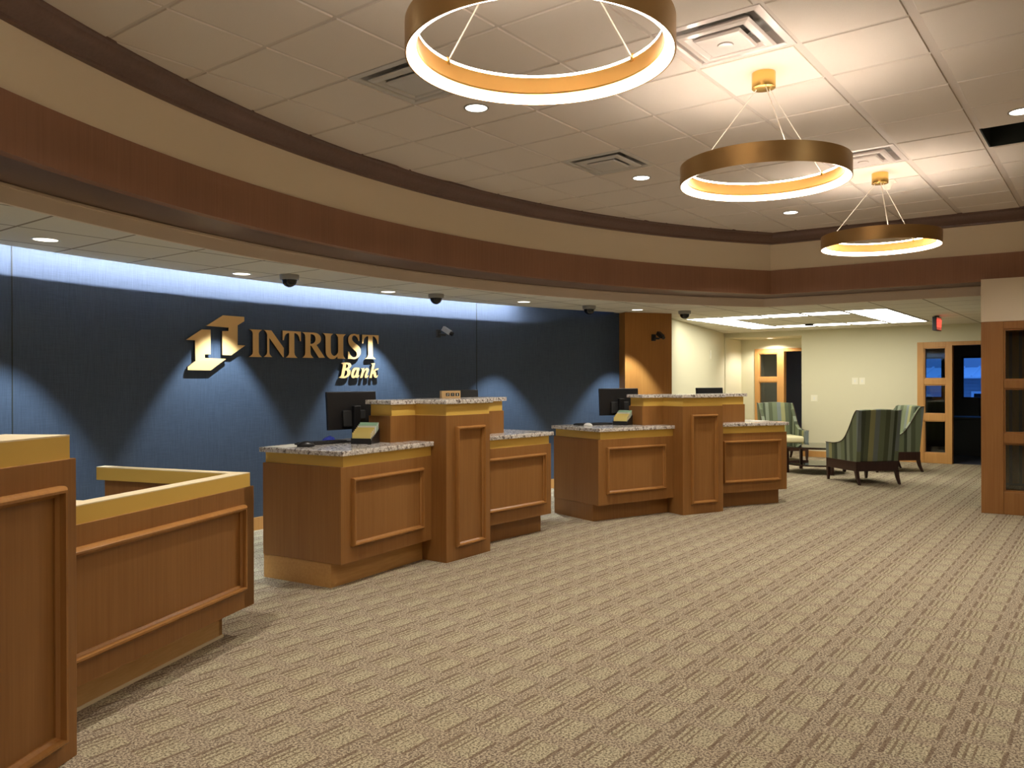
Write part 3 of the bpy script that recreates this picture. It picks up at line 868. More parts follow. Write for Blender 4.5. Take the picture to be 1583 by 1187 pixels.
# ------------------------------------------------------------------ wall sign
import json
SIGN = '{"I":[[[-0.544,2.0449],[-0.3888,2.0461],[-0.4083,2.0336],[-0.4232,2.0214],[-0.4305,2.005],[-0.4312,1.8148],[-0.4241,1.7944],[-0.4093,1.781],[-0.3911,1.7663],[-0.5478,1.7652],[-0.5272,1.7793],[-0.5108,1.792],[-0.5036,1.8127],[-0.5029,2.0016],[-0.5082,2.0218],[-0.5234,2.0346]]],"N":[[[-0.3733,2.046],[-0.2743,2.0474],[-0.1173,1.8687],[-0.1177,1.7695],[-0.1332,1.7762],[-0.2999,1.9672],[-0.3005,1.8186],[-0.295,1.7978],[-0.281,1.7842],[-0.2624,1.7693],[-0.3705,1.7695],[-0.351,1.7839],[-0.3353,1.7967],[-0.3274,1.8178],[-0.3267,1.9984],[-0.3344,2.0189],[-0.35,2.0366]]],"T":[[[-0.1321,2.0522],[0.1057,2.052],[0.1053,1.9483],[0.0929,1.9502],[0.0801,1.993],[0.0625,2.0187],[0.039,2.0306],[0.0185,2.0325],[0.0189,1.8229],[0.0252,1.7991],[0.041,1.7827],[0.0603,1.7688],[-0.093,1.7686],[-0.0727,1.7824],[-0.0564,1.7994],[-0.0493,1.821],[-0.0485,2.0293],[-0.0688,2.0269],[-0.092,2.014],[-0.1065,1.9897],[-0.117,1.9504],[-0.1325,1.9508]]],"R":[[[0.1187,2.0478],[0.2225,2.0489],[0.2828,2.0497],[0.3197,2.0451],[0.3434,2.0338],[0.3635,2.0175],[0.3738,1.9947],[0.3706,1.96],[0.3497,1.9355],[0.3126,1.916],[0.4281,1.7785],[0.3455,1.7757],[0.24,1.9061],[0.2316,1.9068],[0.2313,1.8287],[0.239,1.8045],[0.2552,1.7878],[0.2732,1.7736],[0.1236,1.7726],[0.1414,1.7851],[0.1564,1.8024],[0.1624,1.8268],[0.1631,2.0014],[0.1572,2.023],[0.1424,2.0368]],[[0.2321,2.0313],[0.2586,2.0315],[0.2887,2.0181],[0.3007,1.9868],[0.2945,1.9522],[0.2672,1.9291],[0.2317,1.9239]]],"U":[[[0.3955,2.0501],[0.5438,2.0494],[0.522,2.0359],[0.5083,2.0203],[0.5063,2.0002],[0.5058,1.8552],[0.515,1.8254],[0.5367,1.8059],[0.5585,1.8015],[0.5835,1.8121],[0.6056,1.8379],[0.6101,1.8581],[0.6106,1.9994],[0.6044,2.0218],[0.5751,2.0482],[0.7201,2.0506],[0.6978,2.0359],[0.6838,2.0201],[0.6819,2.0023],[0.6812,1.8196],[0.6874,1.7969],[0.7095,1.7735],[0.5972,1.7731],[0.5991,1.7974],[0.5646,1.7715],[0.5334,1.7658],[0.4899,1.7699],[0.456,1.794],[0.4407,1.8185],[0.4346,1.8532],[0.4352,2.0022],[0.4304,2.0219],[0.4169,2.0387]]],"S":[[[0.9063,2.0603],[0.9125,1.9814],[0.8963,1.9824],[0.8867,2.013],[0.8642,2.0353],[0.8384,2.0445],[0.8127,2.0331],[0.8029,2.0071],[0.8157,1.9794],[0.8445,1.9573],[0.8929,1.9306],[0.9219,1.9031],[0.9335,1.862],[0.9249,1.8255],[0.8956,1.7938],[0.8503,1.7723],[0.8181,1.7706],[0.7796,1.7759],[0.7477,1.7727],[0.7493,1.857],[0.764,1.8523],[0.7766,1.8219],[0.8053,1.797],[0.8375,1.79],[0.8633,1.7983],[0.8763,1.8243],[0.8667,1.855],[0.8314,1.8798],[0.7866,1.9143],[0.7579,1.944],[0.7485,1.9845],[0.7537,2.0204],[0.7775,2.047],[0.8128,2.0588],[0.8449,2.0627],[0.8836,2.0541]]],"T2":[[[0.9518,2.0571],[1.1924,2.0593],[1.1907,1.9562],[1.1774,1.9594],[1.1655,2.0002],[1.1457,2.0284],[1.1259,2.0419],[1.1047,2.0452],[1.1039,1.8298],[1.1104,1.8063],[1.1282,1.7936],[1.1481,1.7792],[0.9932,1.7777],[1.0129,1.7912],[1.0293,1.8046],[1.0373,1.8282],[1.0381,2.0425],[1.0138,2.0389],[0.9875,2.0196],[0.9744,1.9931],[0.9677,1.9564],[0.9514,1.9548]]],"B":[[[0.6503,1.7187],[0.673,1.7297],[0.7479,1.732],[0.7813,1.7242],[0.7938,1.7043],[0.7874,1.6807],[0.7601,1.6587],[0.7768,1.6471],[0.786,1.6271],[0.7808,1.6036],[0.7598,1.5767],[0.7264,1.5599],[0.6889,1.5515],[0.6208,1.558],[0.6394,1.5729],[0.6518,1.5895],[0.675,1.6959],[0.673,1.7108]],[[0.7207,1.7115],[0.7415,1.7085],[0.7498,1.697],[0.7435,1.6768],[0.7143,1.6631]],[[0.7059,1.6414],[0.7267,1.6399],[0.737,1.6234],[0.7328,1.5966],[0.7181,1.5799],[0.689,1.5731]]],"a":[[[0.8315,1.6712],[0.8653,1.6767],[0.9118,1.6722],[0.8946,1.5908],[0.903,1.5841],[0.9137,1.5892],[0.8945,1.5638],[0.8733,1.557],[0.8564,1.5637],[0.8395,1.5569],[0.8184,1.5535],[0.7975,1.5635],[0.7892,1.5903],[0.7977,1.6239],[0.8125,1.6542]],[[0.861,1.6547],[0.844,1.6377],[0.827,1.6039],[0.8269,1.5804],[0.8438,1.5838],[0.8608,1.6109],[0.8702,1.6481]]],"n":[[[0.9331,1.6656],[0.9822,1.673],[0.9714,1.6423],[1.0057,1.6716],[1.0315,1.6736],[1.0486,1.6601],[1.0464,1.6395],[1.0183,1.5846],[1.029,1.5813],[1.0398,1.5899],[1.0462,1.5865],[1.0311,1.5642],[1.0053,1.5556],[0.986,1.5641],[0.9861,1.5845],[1.0099,1.6392],[1.0056,1.6494],[0.9928,1.6425],[0.9713,1.6116],[0.954,1.5589],[0.9199,1.5571],[0.9458,1.6386],[0.9437,1.6556]]],"k":[[[1.0791,1.7256],[1.1398,1.7334],[1.1112,1.6401],[1.1526,1.6681],[1.1918,1.672],[1.1852,1.6529],[1.1656,1.6544],[1.1394,1.6335],[1.1524,1.6232],[1.1566,1.5853],[1.1653,1.5801],[1.1762,1.5923],[1.1827,1.5871],[1.1652,1.5611],[1.1391,1.5576],[1.1174,1.5713],[1.1132,1.6057],[1.1002,1.6056],[1.0893,1.5592],[1.0547,1.5574],[1.0963,1.6984],[1.0942,1.7155]]],"e1":[[[-1.0954,2.013],[-0.9962,2.0157],[-0.9959,1.7799],[-1.0631,1.7754],[-1.0602,1.7417],[-0.8187,1.7395],[-0.9965,1.6238],[-1.249,1.624],[-1.2488,1.653],[-1.1656,1.7109],[-1.1696,1.9061],[-1.2655,1.9071]]],"e2":[[[-0.8548,2.1642],[-0.6054,2.1647],[-0.6056,2.1211],[-0.6835,2.0757],[-0.6843,1.8796],[-0.5935,1.8785],[-0.7615,1.7757],[-0.8626,1.7757],[-0.8648,2.0095],[-0.7923,2.0132],[-0.7903,2.0471],[-1.0437,2.0497]]]}'
SG = json.loads(SIGN)
def outline_mesh(contours, extrude, bev=0.0):
    cu = bpy.data.curves.new('tmp', 'CURVE'); cu.dimensions = '2D'; cu.fill_mode = 'BOTH'; cu.extrude = extrude
    for c in contours:
        sp_ = cu.splines.new('POLY'); sp_.points.add(len(c) - 1)
        for i, (x, y) in enumerate(c): sp_.points[i].co = (x, y, 0, 1)
        sp_.use_cyclic_u = True
    ob = bpy.data.objects.new('tmp', cu); COL.objects.link(ob)
    dg = bpy.context.evaluated_depsgraph_get(); dg.update()
    me = bpy.data.meshes.new_from_object(ob.evaluated_get(dg))
    bpy.data.objects.remove(ob); bpy.data.curves.remove(cu)
    return me
def round_c(c, it=2):
    for _ in range(it):
        out = []
        n = len(c)
        for i in range(n):
            p0 = Vector(c[i - 1]); p = Vector(c[i]); p1 = Vector(c[(i + 1) % n])
            a_ = (p - p0); b_ = (p1 - p)
            if a_.length < 1e-6 or b_.length < 1e-6: continue
            ang = a_.angle(b_)
            if ang > radians(46): out.append(tuple(p))
            else:
                out.append(tuple(p - a_ * .25)); out.append(tuple(p + b_ * .25))
        c = out
    return c
sc_ = -.15; pS, thS = wall_pt(sc_)
sign = thing('wall_sign', 'raised gold angular emblem and serif lettering mounted on the navy wall', 'sign', (pS.x, pS.y, 1.5), thS - pi / 2)
# frame: local x along increasing s, local y outward from the wall centre; world = wall_pt
def sign_part(name, key, rounded):
    cs = SG[key]
    if rounded: cs = [round_c(c) for c in cs]
    th_ = .011
    me = outline_mesh(cs, th_)
    face = MAT['sign_face']
    inv = (Matrix.Translation((pS.x, pS.y, 1.5)) @ Matrix.Rotation(thS - pi / 2, 4, 'Z')).inverted()
    for v in me.vertices:
        s, z, h = v.co.x, v.co.y, v.co.z
        r = R2 - .022 + (-h)          # h>0 towards the room
        th = pi / 2 - s / R2
        v.co = inv @ Vector((C2[0] + r * cos(th), C2[1] + r * sin(th), z))
    me.materials.clear(); me.materials.append(face); me.materials.append(MAT['sign_edge'])
    me.update()
    for p in me.polygons:
        p.material_index = 0 if abs(p.normal.y) > .7 else 1
        p.use_smooth = False
    o = bpy.data.objects.new(name, me); COL.objects.link(o); o.parent = sign
    # stand-off pins
    xs = [c[0] for c in cs[0]]; zs = [c[1] for c in cs[0]]
    return o
for k in ('e1', 'e2'): sign_part('emblem', k, False)
for k in ('I', 'N', 'T', 'R', 'U', 'S', 'T2'): sign_part('letter', k, k in 'RUS')
for k in ('B', 'a', 'n', 'k'): sign_part('letter', k, True)
inv = (Matrix.Translation((pS.x, pS.y, 1.5)) @ Matrix.Rotation(thS - pi / 2, 4, 'Z')).inverted()
for key in SG:
    c = SG[key][0]
    # one pin behind the thickest spot: centroid of the triangle fan largest face is enough
    pts = [Vector((p[0], p[1], 0)) for p in c]
    tris = tessellate_polygon([pts]); best = max(tris, key=lambda t: (pts[t[1]] - pts[t[0]]).cross(pts[t[2]] - pts[t[0]]).length)
    q = sum((pts[i] for i in best), Vector()) / 3
    th = pi / 2 - q.x / R2
    a_ = inv @ Vector((C2[0] + (R2 + .003) * cos(th), C2[1] + (R2 + .003) * sin(th), q.y)); b_ = inv @ Vector((C2[0] + (R2 - .014) * cos(th), C2[1] + (R2 - .014) * sin(th), q.y))
    bm = bmesh.new(); tube(bm, a_, b_, .006 if key in 'Bank' else .01); build('standoff_pin', bm, MAT['sign_edge'], sign)

# ------------------------------------------------------------------ ring pendants
RR, RZ, RH = .515, EYE + 1.243, .118
def pendant(label, x, y, angs):
    root = thing('ring_pendant', label, 'pendant light', (x, y, 0), 0, 'brass ring pendants hanging in a row')
    bm = bmesh.new()
    lathe(bm, [(RR, RZ), (RR, RZ + RH), (RR - .006, RZ + RH), (RR - .006, RZ)], 96, True)
    build('outer_band', bm, MAT['brass'], root, smooth=30)
    bm = bmesh.new()
    ri = RR - .046
    lathe(bm, [(RR - .008, RZ + .024), (ri + .004, RZ + .034), (ri, RZ + .040), (ri, RZ + RH - .012), (ri + .004, RZ + RH - .010), (RR - .008, RZ + RH - .010)], 96, False)
    o = build('inner_band', bm, MAT['brass_in'], root, smooth=30)
    bm = bmesh.new()
    lathe(bm, [(RR - .007, RZ + .001), (RR - .030, RZ + .010), (ri + .004, RZ + .032), (RR - .007, RZ + .023)], 96, True)
    build('light_ring', bm, MAT['ring_lens'], root, smooth=50)
    bm = bmesh.new()
    lathe(bm, [(ri + .001, RZ + RH - .009), (ri + .001, RZ + RH - .001), (RR - .010, RZ + RH - .002), (RR - .010, RZ + RH - .009)], 96, True)
    build('uplight_ring', bm, MAT['ring_top'], root, smooth=50)
    bm = bmesh.new()
    cyl(bm, (0, 0), .072, ZU - .104, ZU - .007, 40); build('canopy', bm, MAT['brass_can'], root, smooth=40, bevel=.003)
    dirv = atan2(-y, -x)
    for a in angs:
        t = dirv + radians(a)
        p0 = (.045 * cos(t), .045 * sin(t), ZU - .104); p1 = ((ri) * cos(t), (ri) * sin(t), RZ + RH - .01)
        bm = bmesh.new(); tube(bm, p0, p1, .0032); c_ = build('cable', bm, MAT['cable'], root)
        bm = bmesh.new(); box(bm, -.009, .009, -.004, .004, -.016, .016, Matrix.Translation(p1) @ Matrix.Rotation(t + pi / 2, 4, 'Z')); build('cable_clip', bm, MAT['brass_can'], c_)
    return root
pendant('nearest brass ring pendant, cut off by the top of the picture', 2.53, 1.78, (0, 125, 235))
pendant('middle brass ring pendant of the row, beside the large clear diffuser', 4.965, 1.78, (15, 255, 130))
pendant('farthest brass ring pendant of the row, smallest in view', 8.013, 1.78, (8, 255, 142))

pendant('added brass ring pendant above and behind the camera, unseen outside the picture', -.521, 1.78, (0, 120, 240))  # unseen ring added to brighten the left band and ceiling

# ------------------------------------------------------------------ recessed cans
def can(label, x, y, z, r, mat, group, power, spot, blend, col, lamp_r=.03, tilt=None):
    root = thing('recessed_downlight', label, 'ceiling light', (x, y, z), 0, group)
    bm = bmesh.new(); lathe(bm, [(r + .004, 0.002), (r + .004, -.004), (r - .008, -.006), (r - .012, 0.002)], 40, True); build('trim_ring', bm, MAT['white' if z < 3 else 'grey'], root, smooth=40)
    bm = bmesh.new(); cyl(bm, (0, 0), r - .010, -.0035, .002, 40); build('lens', bm, mat, root)
    L = bpy.data.lights.new('downlight_beam', 'SPOT'); L.energy = power; L.color = col; L.spot_size = radians(spot); L.spot_blend = blend; L.shadow_soft_size = lamp_r
    lo = bpy.data.objects.new('downlight_beam', L); COL.objects.link(lo); lo.parent = root; lo.location = (0, 0, -.012)
    return root
UPC = [(4.355, 3.61, 'recessed downlight in the high ceiling just below the nearest ring pendant'),
       (6.794, 3.61, 'recessed downlight in the high ceiling between the nearest and the middle ring pendant'),
       (9.232, 3.00, 'recessed downlight in the high ceiling under the middle ring pendant'),
       (6.794, 0.563, 'recessed downlight at the right edge beside the open ceiling panel')]
for x, y, lb in UPC: can(lb, x, y, ZU - .007, .085, MAT['disc'], 'downlights in the high ceiling', K_DOWN, 125, .7, NEUT, .035)
for x, y in ((1.917, 3.61), (4.355, .563), (1.917, .563), (9.232, .563), (4.355, -1.88), (6.794, -1.88), (1.917, -1.88), (-.52, .563)):  # cans added out of view on the visible spacing, to light the hall
    can('added recessed downlight in the high ceiling, unseen outside the picture', x, y, ZU - .007, .085, MAT['disc'], 'added downlights in the high ceiling outside the picture', K_DOWN * (1.0 if y > 3 else .34), (96 if y > 3 else 125), .7, NEUT, .035)
LOC = [(2.57, 6.14, 'leftmost recessed downlight in the low ceiling'), (4.50, 6.61, 'recessed downlight in the low ceiling above the gold emblem'),
       (6.41, 6.62, 'recessed downlight in the low ceiling left of the second dome camera'), (8.29, 6.09, 'recessed downlight in the low ceiling left of the third dome camera'),
       (10.22, 5.50, 'recessed downlight in the low ceiling in front of the wood column')]
for x, y, lb in LOC: can(lb, x, y, ZL, .088, MAT['disc_s'], 'downlights in the low ceiling', K_SOFF, 70, .36, (0.82, .93, 1.0), .02)
can('leftmost recessed downlight outside the picture', .35, 5.55, ZL, .088, MAT['disc_s'], 'downlights outside the picture', K_SOFF, 70, .36, (0.82, .93, 1.0), .02)
can('recessed downlight in the alcove ceiling', 16.95, 5.95, ZL - .106, .08, MAT['disc_s'], 'alcove downlight', K_SOFF * .45, 150, .5, NEUT, .05)

# ------------------------------------------------------------------ diffusers
def diffuser(label, x, y, mat, clear=False):
    root = thing('air_diffuser', label, 'air vent', (x, y, ZU), 0, 'square ceiling air diffusers')
    h = T / 2
    def sqring(pr, name, mt_):
        bm = bmesh.new(); rings = []
        for a, z in pr: rings.append([bm.verts.new((sx * a, sy * a, z)) for sx, sy in ((-1, -1), (1, -1), (1, 1), (-1, 1))])
        for A, B in zip(rings[:-1], rings[1:]):
            for i in range(4): bm.faces.new((A[i], A[(i + 1) % 4], B[(i + 1) % 4], B[i]))
        o = build(name, bm, mt_, root, bevel=.003); return o
    o = sqring([(h, .003), (h, -.006), (h - .040, -.010), (h - .052, .0), (h - .058, .085)], 'outer_frame', mat)
    o = sqring([(h - .118, .012), (h - .085, -.012), (h - .100, -.022), (h - .132, -.026), (h - .155, -.004)], 'cone', mat); md = o.modifiers.new('s', 'SOLIDIFY'); md.thickness = .003
    o = sqring([(h - .195, .004), (h - .165, -.022), (h - .178, -.034), (.0005, -.036)], 'cone', mat); md = o.modifiers.new('s', 'SOLIDIFY'); md.thickness = .003
    if clear:
        bm = bmesh.new(); lathe(bm, [(.045, -.0355), (.042, -.042), (.012, -.044), (.0005, -.044)], 32); build('centre_knob', bm, mat, root, smooth=40)
    bm = bmesh.new()
    lathe(bm, [(.15, .05), (.15, .2)], 32)
    box(bm, -h + .03, h - .03, -h + .03, h - .03, .086, .09)
    build('neck', bm, MAT['grey'], root)
diffuser('matt grey ceiling diffuser left of the nearest downlight', 3.746, 3.61, MAT['alu'])
diffuser('matt grey ceiling diffuser left of the second downlight, nearer the navy wall', 6.18, 3.61, MAT['alu'])
diffuser('large glossy white diffuser between the nearest and middle ring pendants', 4.355, 1.78, MAT['alu_g'], True)
diffuser('glossy white diffuser just beyond the middle ring pendant', 7.403, 1.78, MAT['alu_g'], True)
# open panel
bm = bmesh.new()
x, y = 7.403, .563; h = T / 2
for q in ((-h, h, h - .01, h + .0), (-h, h, -h, -h + .01), (-h, -h + .01, -h + .01, h - .01), (h - .01, h, -h + .01, h - .01)): box(bm, x + q[0], x + q[1], y + q[2], y + q[3], ZU + .001, ZU + .16)
box(bm, x - h, x + h, y - h, y + h, ZU + .16, ZU + .17)
struct(build('trim_12', bm, MAT['cavity']), 'open dark ceiling panel at the right edge')
bm = bmesh.new(); tube(bm, (7.46, .40, ZU + .16), (7.44, .42, ZU + .03), .004); tube(bm, (7.3, .3, ZU + .04), (7.62, .35, ZU + .05), .004)
tag(build('loose_cable', bm, MAT['grey']), 'loose cable hanging inside the open dark ceiling panel', 'cable')

# small conical sensor on the high ceiling
mo = thing('ceiling_sensor', 'small pale conical sensor on the high ceiling right of the farthest canopy', 'sensor', (8.39, 1.80, ZU - .007))
bm = bmesh.new(); box(bm, -.075, .075, -.075, .075, -.006, 0); build('base_plate', bm, MAT['mount'], mo, bevel=.002)
bm = bmesh.new(); cyl(bm, (0, 0), .028, -.075, -.006, 24, r1=.062); build('cone', bm, MAT['mount'], mo, smooth=40)

# dome cameras
dc = thing('dome_camera', 'dome camera on the low ceiling above the gold lettering, nearest of the four', 'security camera', (4.84, 6.34, ZL), 0, 'dome cameras on the low ceiling')
bm = bmesh.new(); cyl(bm, (0, 0), .088, -.048, 0, 36, r1=.092); build('housing', bm, MAT['grey'], dc, smooth=40, bevel=.004)
bm = bmesh.new(); lathe(bm, [(.074, -.048)] + [(.070 * cos(a), -.052 - .066 * sin(a)) for a in [i * pi / 2 / 8 for i in range(9)]], 32); build('dome', bm, MAT['dark_glass'], dc, smooth=60)
bm = bmesh.new(); lathe(bm, [(.064, -.045), (.064, -.055), (.059, -.075), (.055, -.075), (.058, -.050)], 32); build('dome_ring', bm, MAT['white'], dc, smooth=60)
dup(dc, (6.95, 6.38, ZL), label='dome camera on the low ceiling, second from the left')
dup(dc, (9.29, 5.73, ZL), label='dome camera on the low ceiling, third from the left beside the column downlight')
dup(dc, (10.84, 5.06, ZL), label='dome camera on the low ceiling, rightmost of the four in front of the cream wall')
# wall cameras
def wall_cam(label, P, face_ang, aim, cam_mat):
    root = thing('bracket_camera', label, 'security camera', P, face_ang, 'bracket cameras on the walls')
    bm = bmesh.new(); box(bm, -.035, .035, -.014, 0, -.05, .05); box(bm, -.03, .03, -.03, -.014, -.04, .03); build('wall_plate', bm, MAT['black'], root, bevel=.005)
    bm = bmesh.new(); tube(bm, (0, -.02, -.01), (.045, -.10, -.02), .014, 12); build('arm', bm, MAT['matt_black'], root)
    M = Matrix.Translation((.055, -.11, .035)) @ Matrix.Rotation(aim, 4, 'Z') @ Matrix.Rotation(radians(32), 4, 'X')
    bm = bmesh.new(); box(bm, -.032, .032, -.06, .06, -.03, .03, M); build('body', bm, cam_mat, root, bevel=.006)
    Ml = M @ Matrix.Translation((0, -.06, 0)) @ Matrix.Rotation(pi / 2, 4, 'X')
    bm = bmesh.new(); cyl(bm, (0, 0), .026, 0, .035, 24, M=Ml); build('lens', bm, MAT['dark_glass'], root, smooth=40)
pc, thc = wall_pt(2.135)
wall_cam('grey bracket camera on the navy wall right of the lettering', (pc.x, pc.y, 2.12), thc - pi / 2, radians(28), MAT['grey_cam'] if 'grey_cam' in MAT else M_('silver_body', (.42, .42, .42), .3))
q = A.lerp(B, .0)
Ac = Vector((10.47, 5.84)); Bc = Vector((11.12, 5.40)); pq = Ac.lerp(Bc, .60)
wall_cam('black bracket camera on the wood column', (pq.x, pq.y, 2.165), atan2(Bc.y - Ac.y, Bc.x - Ac.x), radians(10), MAT['black'])
# smoke detector
bm = bmesh.new(); cyl(bm, (0, 0), .075, -.035, 0, 32, r1=.07); sd = thing('smoke_detector', 'dark round detector on the lobby ceiling among the light panels', 'detector', (14.66, 4.44, ZL))
build('detector_body', bm, MAT['black'], sd, smooth=40, bevel=.004)
bm = bmesh.new(); cyl(bm, (0, 0), .10, -.008, 0, 32); build('base_ring', bm, MAT['grey'], sd)
# exit sign
ex = thing('exit_sign', 'red lit exit sign hanging from the lobby ceiling, seen edge on', 'exit sign', (14.2, 2.32, ZL), radians(-3))
bm = bmesh.new(); box(bm, -.03, .03, -.03, .03, -.02, 0); box(bm, -.16, .16, -.032, .032, -.235, -.02); build('housing', bm, MAT['black'], ex, bevel=.004)
bm = bmesh.new(); box(bm, -.148, .148, -.0335, -.032, -.222, -.035); fp = build('face_panel', bm, MAT['exit_face'], ex)
cu = bpy.data.curves.new('exit_text', 'FONT'); cu.body = 'EXIT'; cu.size = .16; cu.extrude = .001; cu.align_x = 'CENTER'; cu.align_y = 'CENTER'
ob = bpy.data.objects.new('t', cu); COL.objects.link(ob); dg = bpy.context.evaluated_depsgraph_get(); dg.update()
me = bpy.data.meshes.new_from_object(ob.evaluated_get(dg)); bpy.data.objects.remove(ob)
me.transform(Matrix.Translation((0, -.0345, -.128)) @ Matrix.Rotation(pi / 2, 4, 'X')); me.materials.clear()
o = link('lettering', me, MAT['exit_red'], ex)

# lobby troffers : perimeter of a 5 x 5 block of ceiling cells
LX0, LY0, LT = 12.24, 2.62, .622
first = None
for i in range(5):
    for j in range(5):
        if 0 < i < 4 and 0 < j < 4: continue
        lb = 'bright square lobby light panel, row %s from the near side and %s from the right' % (('first', 'second', 'third', 'fourth', 'fifth')[i], ('first', 'second', 'third', 'fourth', 'fifth')[j])
        loc = (LX0 + (i + .5) * LT, LY0 + (j + .5) * LT, ZL)
        if first is None:
            first = thing('troffer_light', lb, 'ceiling light', loc, 0, 'lobby light panels laid out in a square')
            bm = bmesh.new(); h = LT / 2 - .004
            w_ = .026
            for q in ((-h, h, h - w_, h), (-h, h, -h, -h + w_), (-h, -h + w_, -h + w_, h - w_), (h - w_, h, -h + w_, h - w_)): box(bm, q[0], q[1], q[2], q[3], -.006, 0)
            build('frame', bm, MAT['grey'], first)
            bm = bmesh.new(); box(bm, -h + w_, h - w_, -h + w_, h - w_, -.004, 0); build('lens', bm, MAT['troffer'], first)
        else: dup(first, loc, 0, lb)

# switch plates
def plate(label, P, rz, w=.075, h=.115):
    root = thing('switch_plate', label, 'switch plate', P, rz)
    bm = bmesh.new(); box(bm, -w / 2, w / 2, -.007, 0, -h / 2, h / 2); build('cover', bm, MAT['plate'], root, bevel=.002)
    bm = bmesh.new(); box(bm, -.012, .012, -.011, -.007, -.025, .025); build('toggle', bm, MAT['white'], root, bevel=.001)
plate('upper left switch plate on the far cream wall', (XB, 4.10, 1.51), -pi / 2, .11, .13)
plate('upper right switch plate on the far cream wall', (XB, 3.97, 1.51), -pi / 2, .10, .13)
plate('lower switch plate on the far cream wall behind the chairs', (XB, 4.87, 1.17), -pi / 2, .13, .13)
dl = (Vector((XB, 6.74)) - Vector((11.05, 5.62))); pl = Vector((11.05, 5.62)) + dl * .73
plate('tall thin plate on the cream wall left of the lobby', (pl.x, pl.y, 2.04), atan2(dl.y, dl.x), .12, .17)

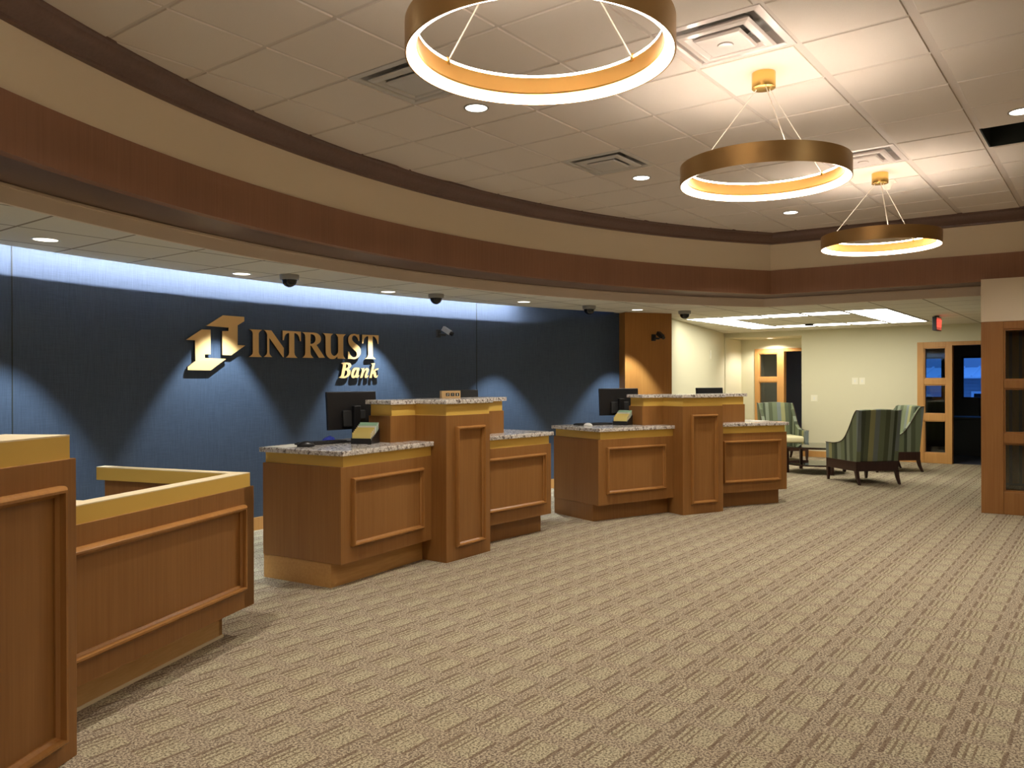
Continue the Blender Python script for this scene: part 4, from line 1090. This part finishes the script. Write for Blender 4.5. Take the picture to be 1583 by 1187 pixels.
# ------------------------------------------------------------------ lounge chairs and table
def smooth_poly(pts, it=2):
    for _ in range(it):
        out = [pts[0]]
        for a_, b_ in zip(pts[:-1], pts[1:]):
            a_, b_ = Vector(a_), Vector(b_)
            out.append(tuple(a_.lerp(b_, .25))); out.append(tuple(a_.lerp(b_, .75)))
        out.append(pts[-1]); pts = out
    return pts
def armchair(label, loc, rz):
    """local +y is the way the chair faces"""
    root = thing('armchair', label, 'chair', (*loc, 0), rz - pi / 2, 'striped armchairs round the glass table')
    W2, ZB0, ZC = .345, .335, 1.08
    top = smooth_poly([(-.44, ZC), (-.36, ZC), (-.20, .80), (-.06, .62), (.14, .572), (.385, .572)], 3)
    prof = top + [(.385, ZB0), (-.37, ZB0)]
    for s in (-1, 1):
        bm = bmesh.new()
        def pt(y, z, x):
            f = (z - ZB0) / (ZC - ZB0)
            return (s * (x + .012 * f - .02 * max(0, -y)), y - .0 * f, z)
        a_ = [bm.verts.new(pt(y, z, W2)) for y, z in prof]; b_ = [bm.verts.new(pt(y, z, W2 - .065)) for y, z in prof]
        n = len(prof)
        for i in range(n): bm.faces.new((a_[i], a_[(i + 1) % n], b_[(i + 1) % n], b_[i]))
        tri = tessellate_polygon([[Vector((y, z, 0)) for y, z in prof]])
        for t in tri: bm.faces.new([a_[i] for i in t]); bm.faces.new([b_[i] for i in t])
        build('armrest', bm, MAT['stripe_arm'], root, bevel=.006)
        # piping along the arm top
        bm = bmesh.new()
        for (y0, z0), (y1, z1) in zip(top[:-1], top[1:]):
            if (Vector((y1, z1)) - Vector((y0, z0))).length > 1e-4: tube(bm, pt(y0, z0 + .002, W2 + .002), pt(y1, z1 + .002, W2 + .002), .006, 6)
        build('piping', bm, MAT['espresso'], root)
    # back
    bm = bmesh.new(); nx = 10; nz = 8; R_ = []
    for side in (0, 1):
        g_ = []
        for k in range(nz + 1):
            z = ZB0 + (ZC + .0 - ZB0) * k / nz; row_ = []
            for i in range(nx + 1):
                x = -.30 + .60 * i / nx
                bow = .03 * (1 - (x / .30) ** 2)
                yb = -.36 - .085 * (k / nz) - bow
                y = yb if side == 0 else yb + .13 + .02 * sin(pi * k / nz)
                zz = z + (.018 * (1 - (x / .3) ** 2) if k == nz else 0)
                row_.append(bm.verts.new((x, y, zz)))
            g_.append(row_)
        R_.append(g_)
    for g_ in R_:
        for k in range(nz):
            for i in range(nx): bm.faces.new((g_[k][i], g_[k][i + 1], g_[k + 1][i + 1], g_[k + 1][i]))
    a_, b_ = R_
    for i in range(nx):
        bm.faces.new((a_[0][i], a_[0][i + 1], b_[0][i + 1], b_[0][i])); bm.faces.new((a_[nz][i], a_[nz][i + 1], b_[nz][i + 1], b_[nz][i]))
    for k in range(nz):
        bm.faces.new((a_[k][0], a_[k + 1][0], b_[k + 1][0], b_[k][0])); bm.faces.new((a_[k][nx], a_[k + 1][nx], b_[k + 1][nx], b_[k][nx]))
    build('backrest', bm, MAT['stripe'], root, smooth=50, bevel=.015)
    bm = bmesh.new(); box(bm, -.278, .278, -.27, .375, ZB0 + .005, .47)
    o = build('seat_cushion', bm, MAT['cushion'], root); md = o.modifiers.new('b', 'BEVEL'); md.width = .045; md.segments = 5
    for p in o.data.polygons: p.use_smooth = True
    bm = bmesh.new()
    for q in ((-W2 + .005, W2 - .005, .365, .385), (-W2 + .005, W2 - .005, -.375, -.355), (-W2, -W2 + .02, -.375, .385), (W2 - .02, W2, -.375, .385)): box(bm, q[0], q[1], q[2], q[3], .195, ZB0)
    box(bm, -W2 + .02, W2 - .02, -.355, .365, .28, .30)
    build('apron', bm, MAT['espresso'], root, bevel=.003)
    for sx in (-1, 1):
        for sy in (-1, 1):
            bm = bmesh.new(); x = sx * (W2 - .022); y = .36 if sy > 0 else -.35
            secs = [(0, 0, .024), (0, -.10, .022), (0, -.20, .015)] if sy > 0 else [(0, 0, .026), (-.025, -.10, .022), (-.075, -.20, .016)]
            rings = []
            for dy, dz, r in secs:
                rings.append([bm.verts.new((x + a_ * r, y + dy + b_ * r, .20 + dz)) for a_, b_ in ((-1, -1), (1, -1), (1, 1), (-1, 1))])
            for P_, Q_ in zip(rings[:-1], rings[1:]):
                for i in range(4): bm.faces.new((P_[i], P_[(i + 1) % 4], Q_[(i + 1) % 4], Q_[i]))
            bm.faces.new(rings[0]); bm.faces.new(rings[-1])
            build('leg', bm, MAT['espresso'], root, bevel=.002)
    return root
def face_ang(p, q): return atan2(q[1] - p[1], q[0] - p[0])
TB = (13.69, 4.04)
ch = armchair('striped armchair with its dark back to the camera, in front of the glass table', (12.79, 3.105), radians(48))
def place_chair(label, loc, ang): dup(ch, (*loc, 0), ang - pi / 2, label)
place_chair('striped armchair at the right of the glass table, beside the far sidelight', (14.66, 3.15), radians(132))
place_chair('striped armchair facing the camera behind the glass table, in front of the alcove', (15.50, 5.20), radians(220))
place_chair('striped armchair left of the glass table, mostly hidden by the farthest teller desk', (12.74, 4.87), radians(-40))
tb = thing('glass_table', 'round glass coffee table with dark wooden legs between the armchairs', 'coffee table', (*TB, 0), radians(0))
bm = bmesh.new(); cyl(bm, (0, 0), .56, .432, .444, 64); build('glass_top', bm, MAT['table_glass'], tb, smooth=40)
bm = bmesh.new(); lathe(bm, [(.565, .412), (.565, .432), (.52, .432), (.52, .412)], 64, True); build('top_ring', bm, MAT['espresso'], tb, smooth=40)
bm = bmesh.new(); lathe(bm, [(.50, .13), (.50, .145), (.44, .145), (.44, .13)], 64, True); build('lower_ring', bm, MAT['espresso'], tb, smooth=40)
bm = bmesh.new(); cyl(bm, (0, 0), .46, .1455, .152, 64); build('lower_shelf', bm, MAT['table_glass'], tb, smooth=40)
for k in range(4):
    a = radians(45 + 90 * k); bm = bmesh.new()
    Mx_ = Matrix.Translation((.505 * cos(a), .505 * sin(a), 0)) @ Matrix.Rotation(a, 4, 'Z')
    v = box(bm, -.022, .022, -.022, .022, 0, .415, Mx_); build('leg', bm, MAT['espresso'], tb, bevel=.002)
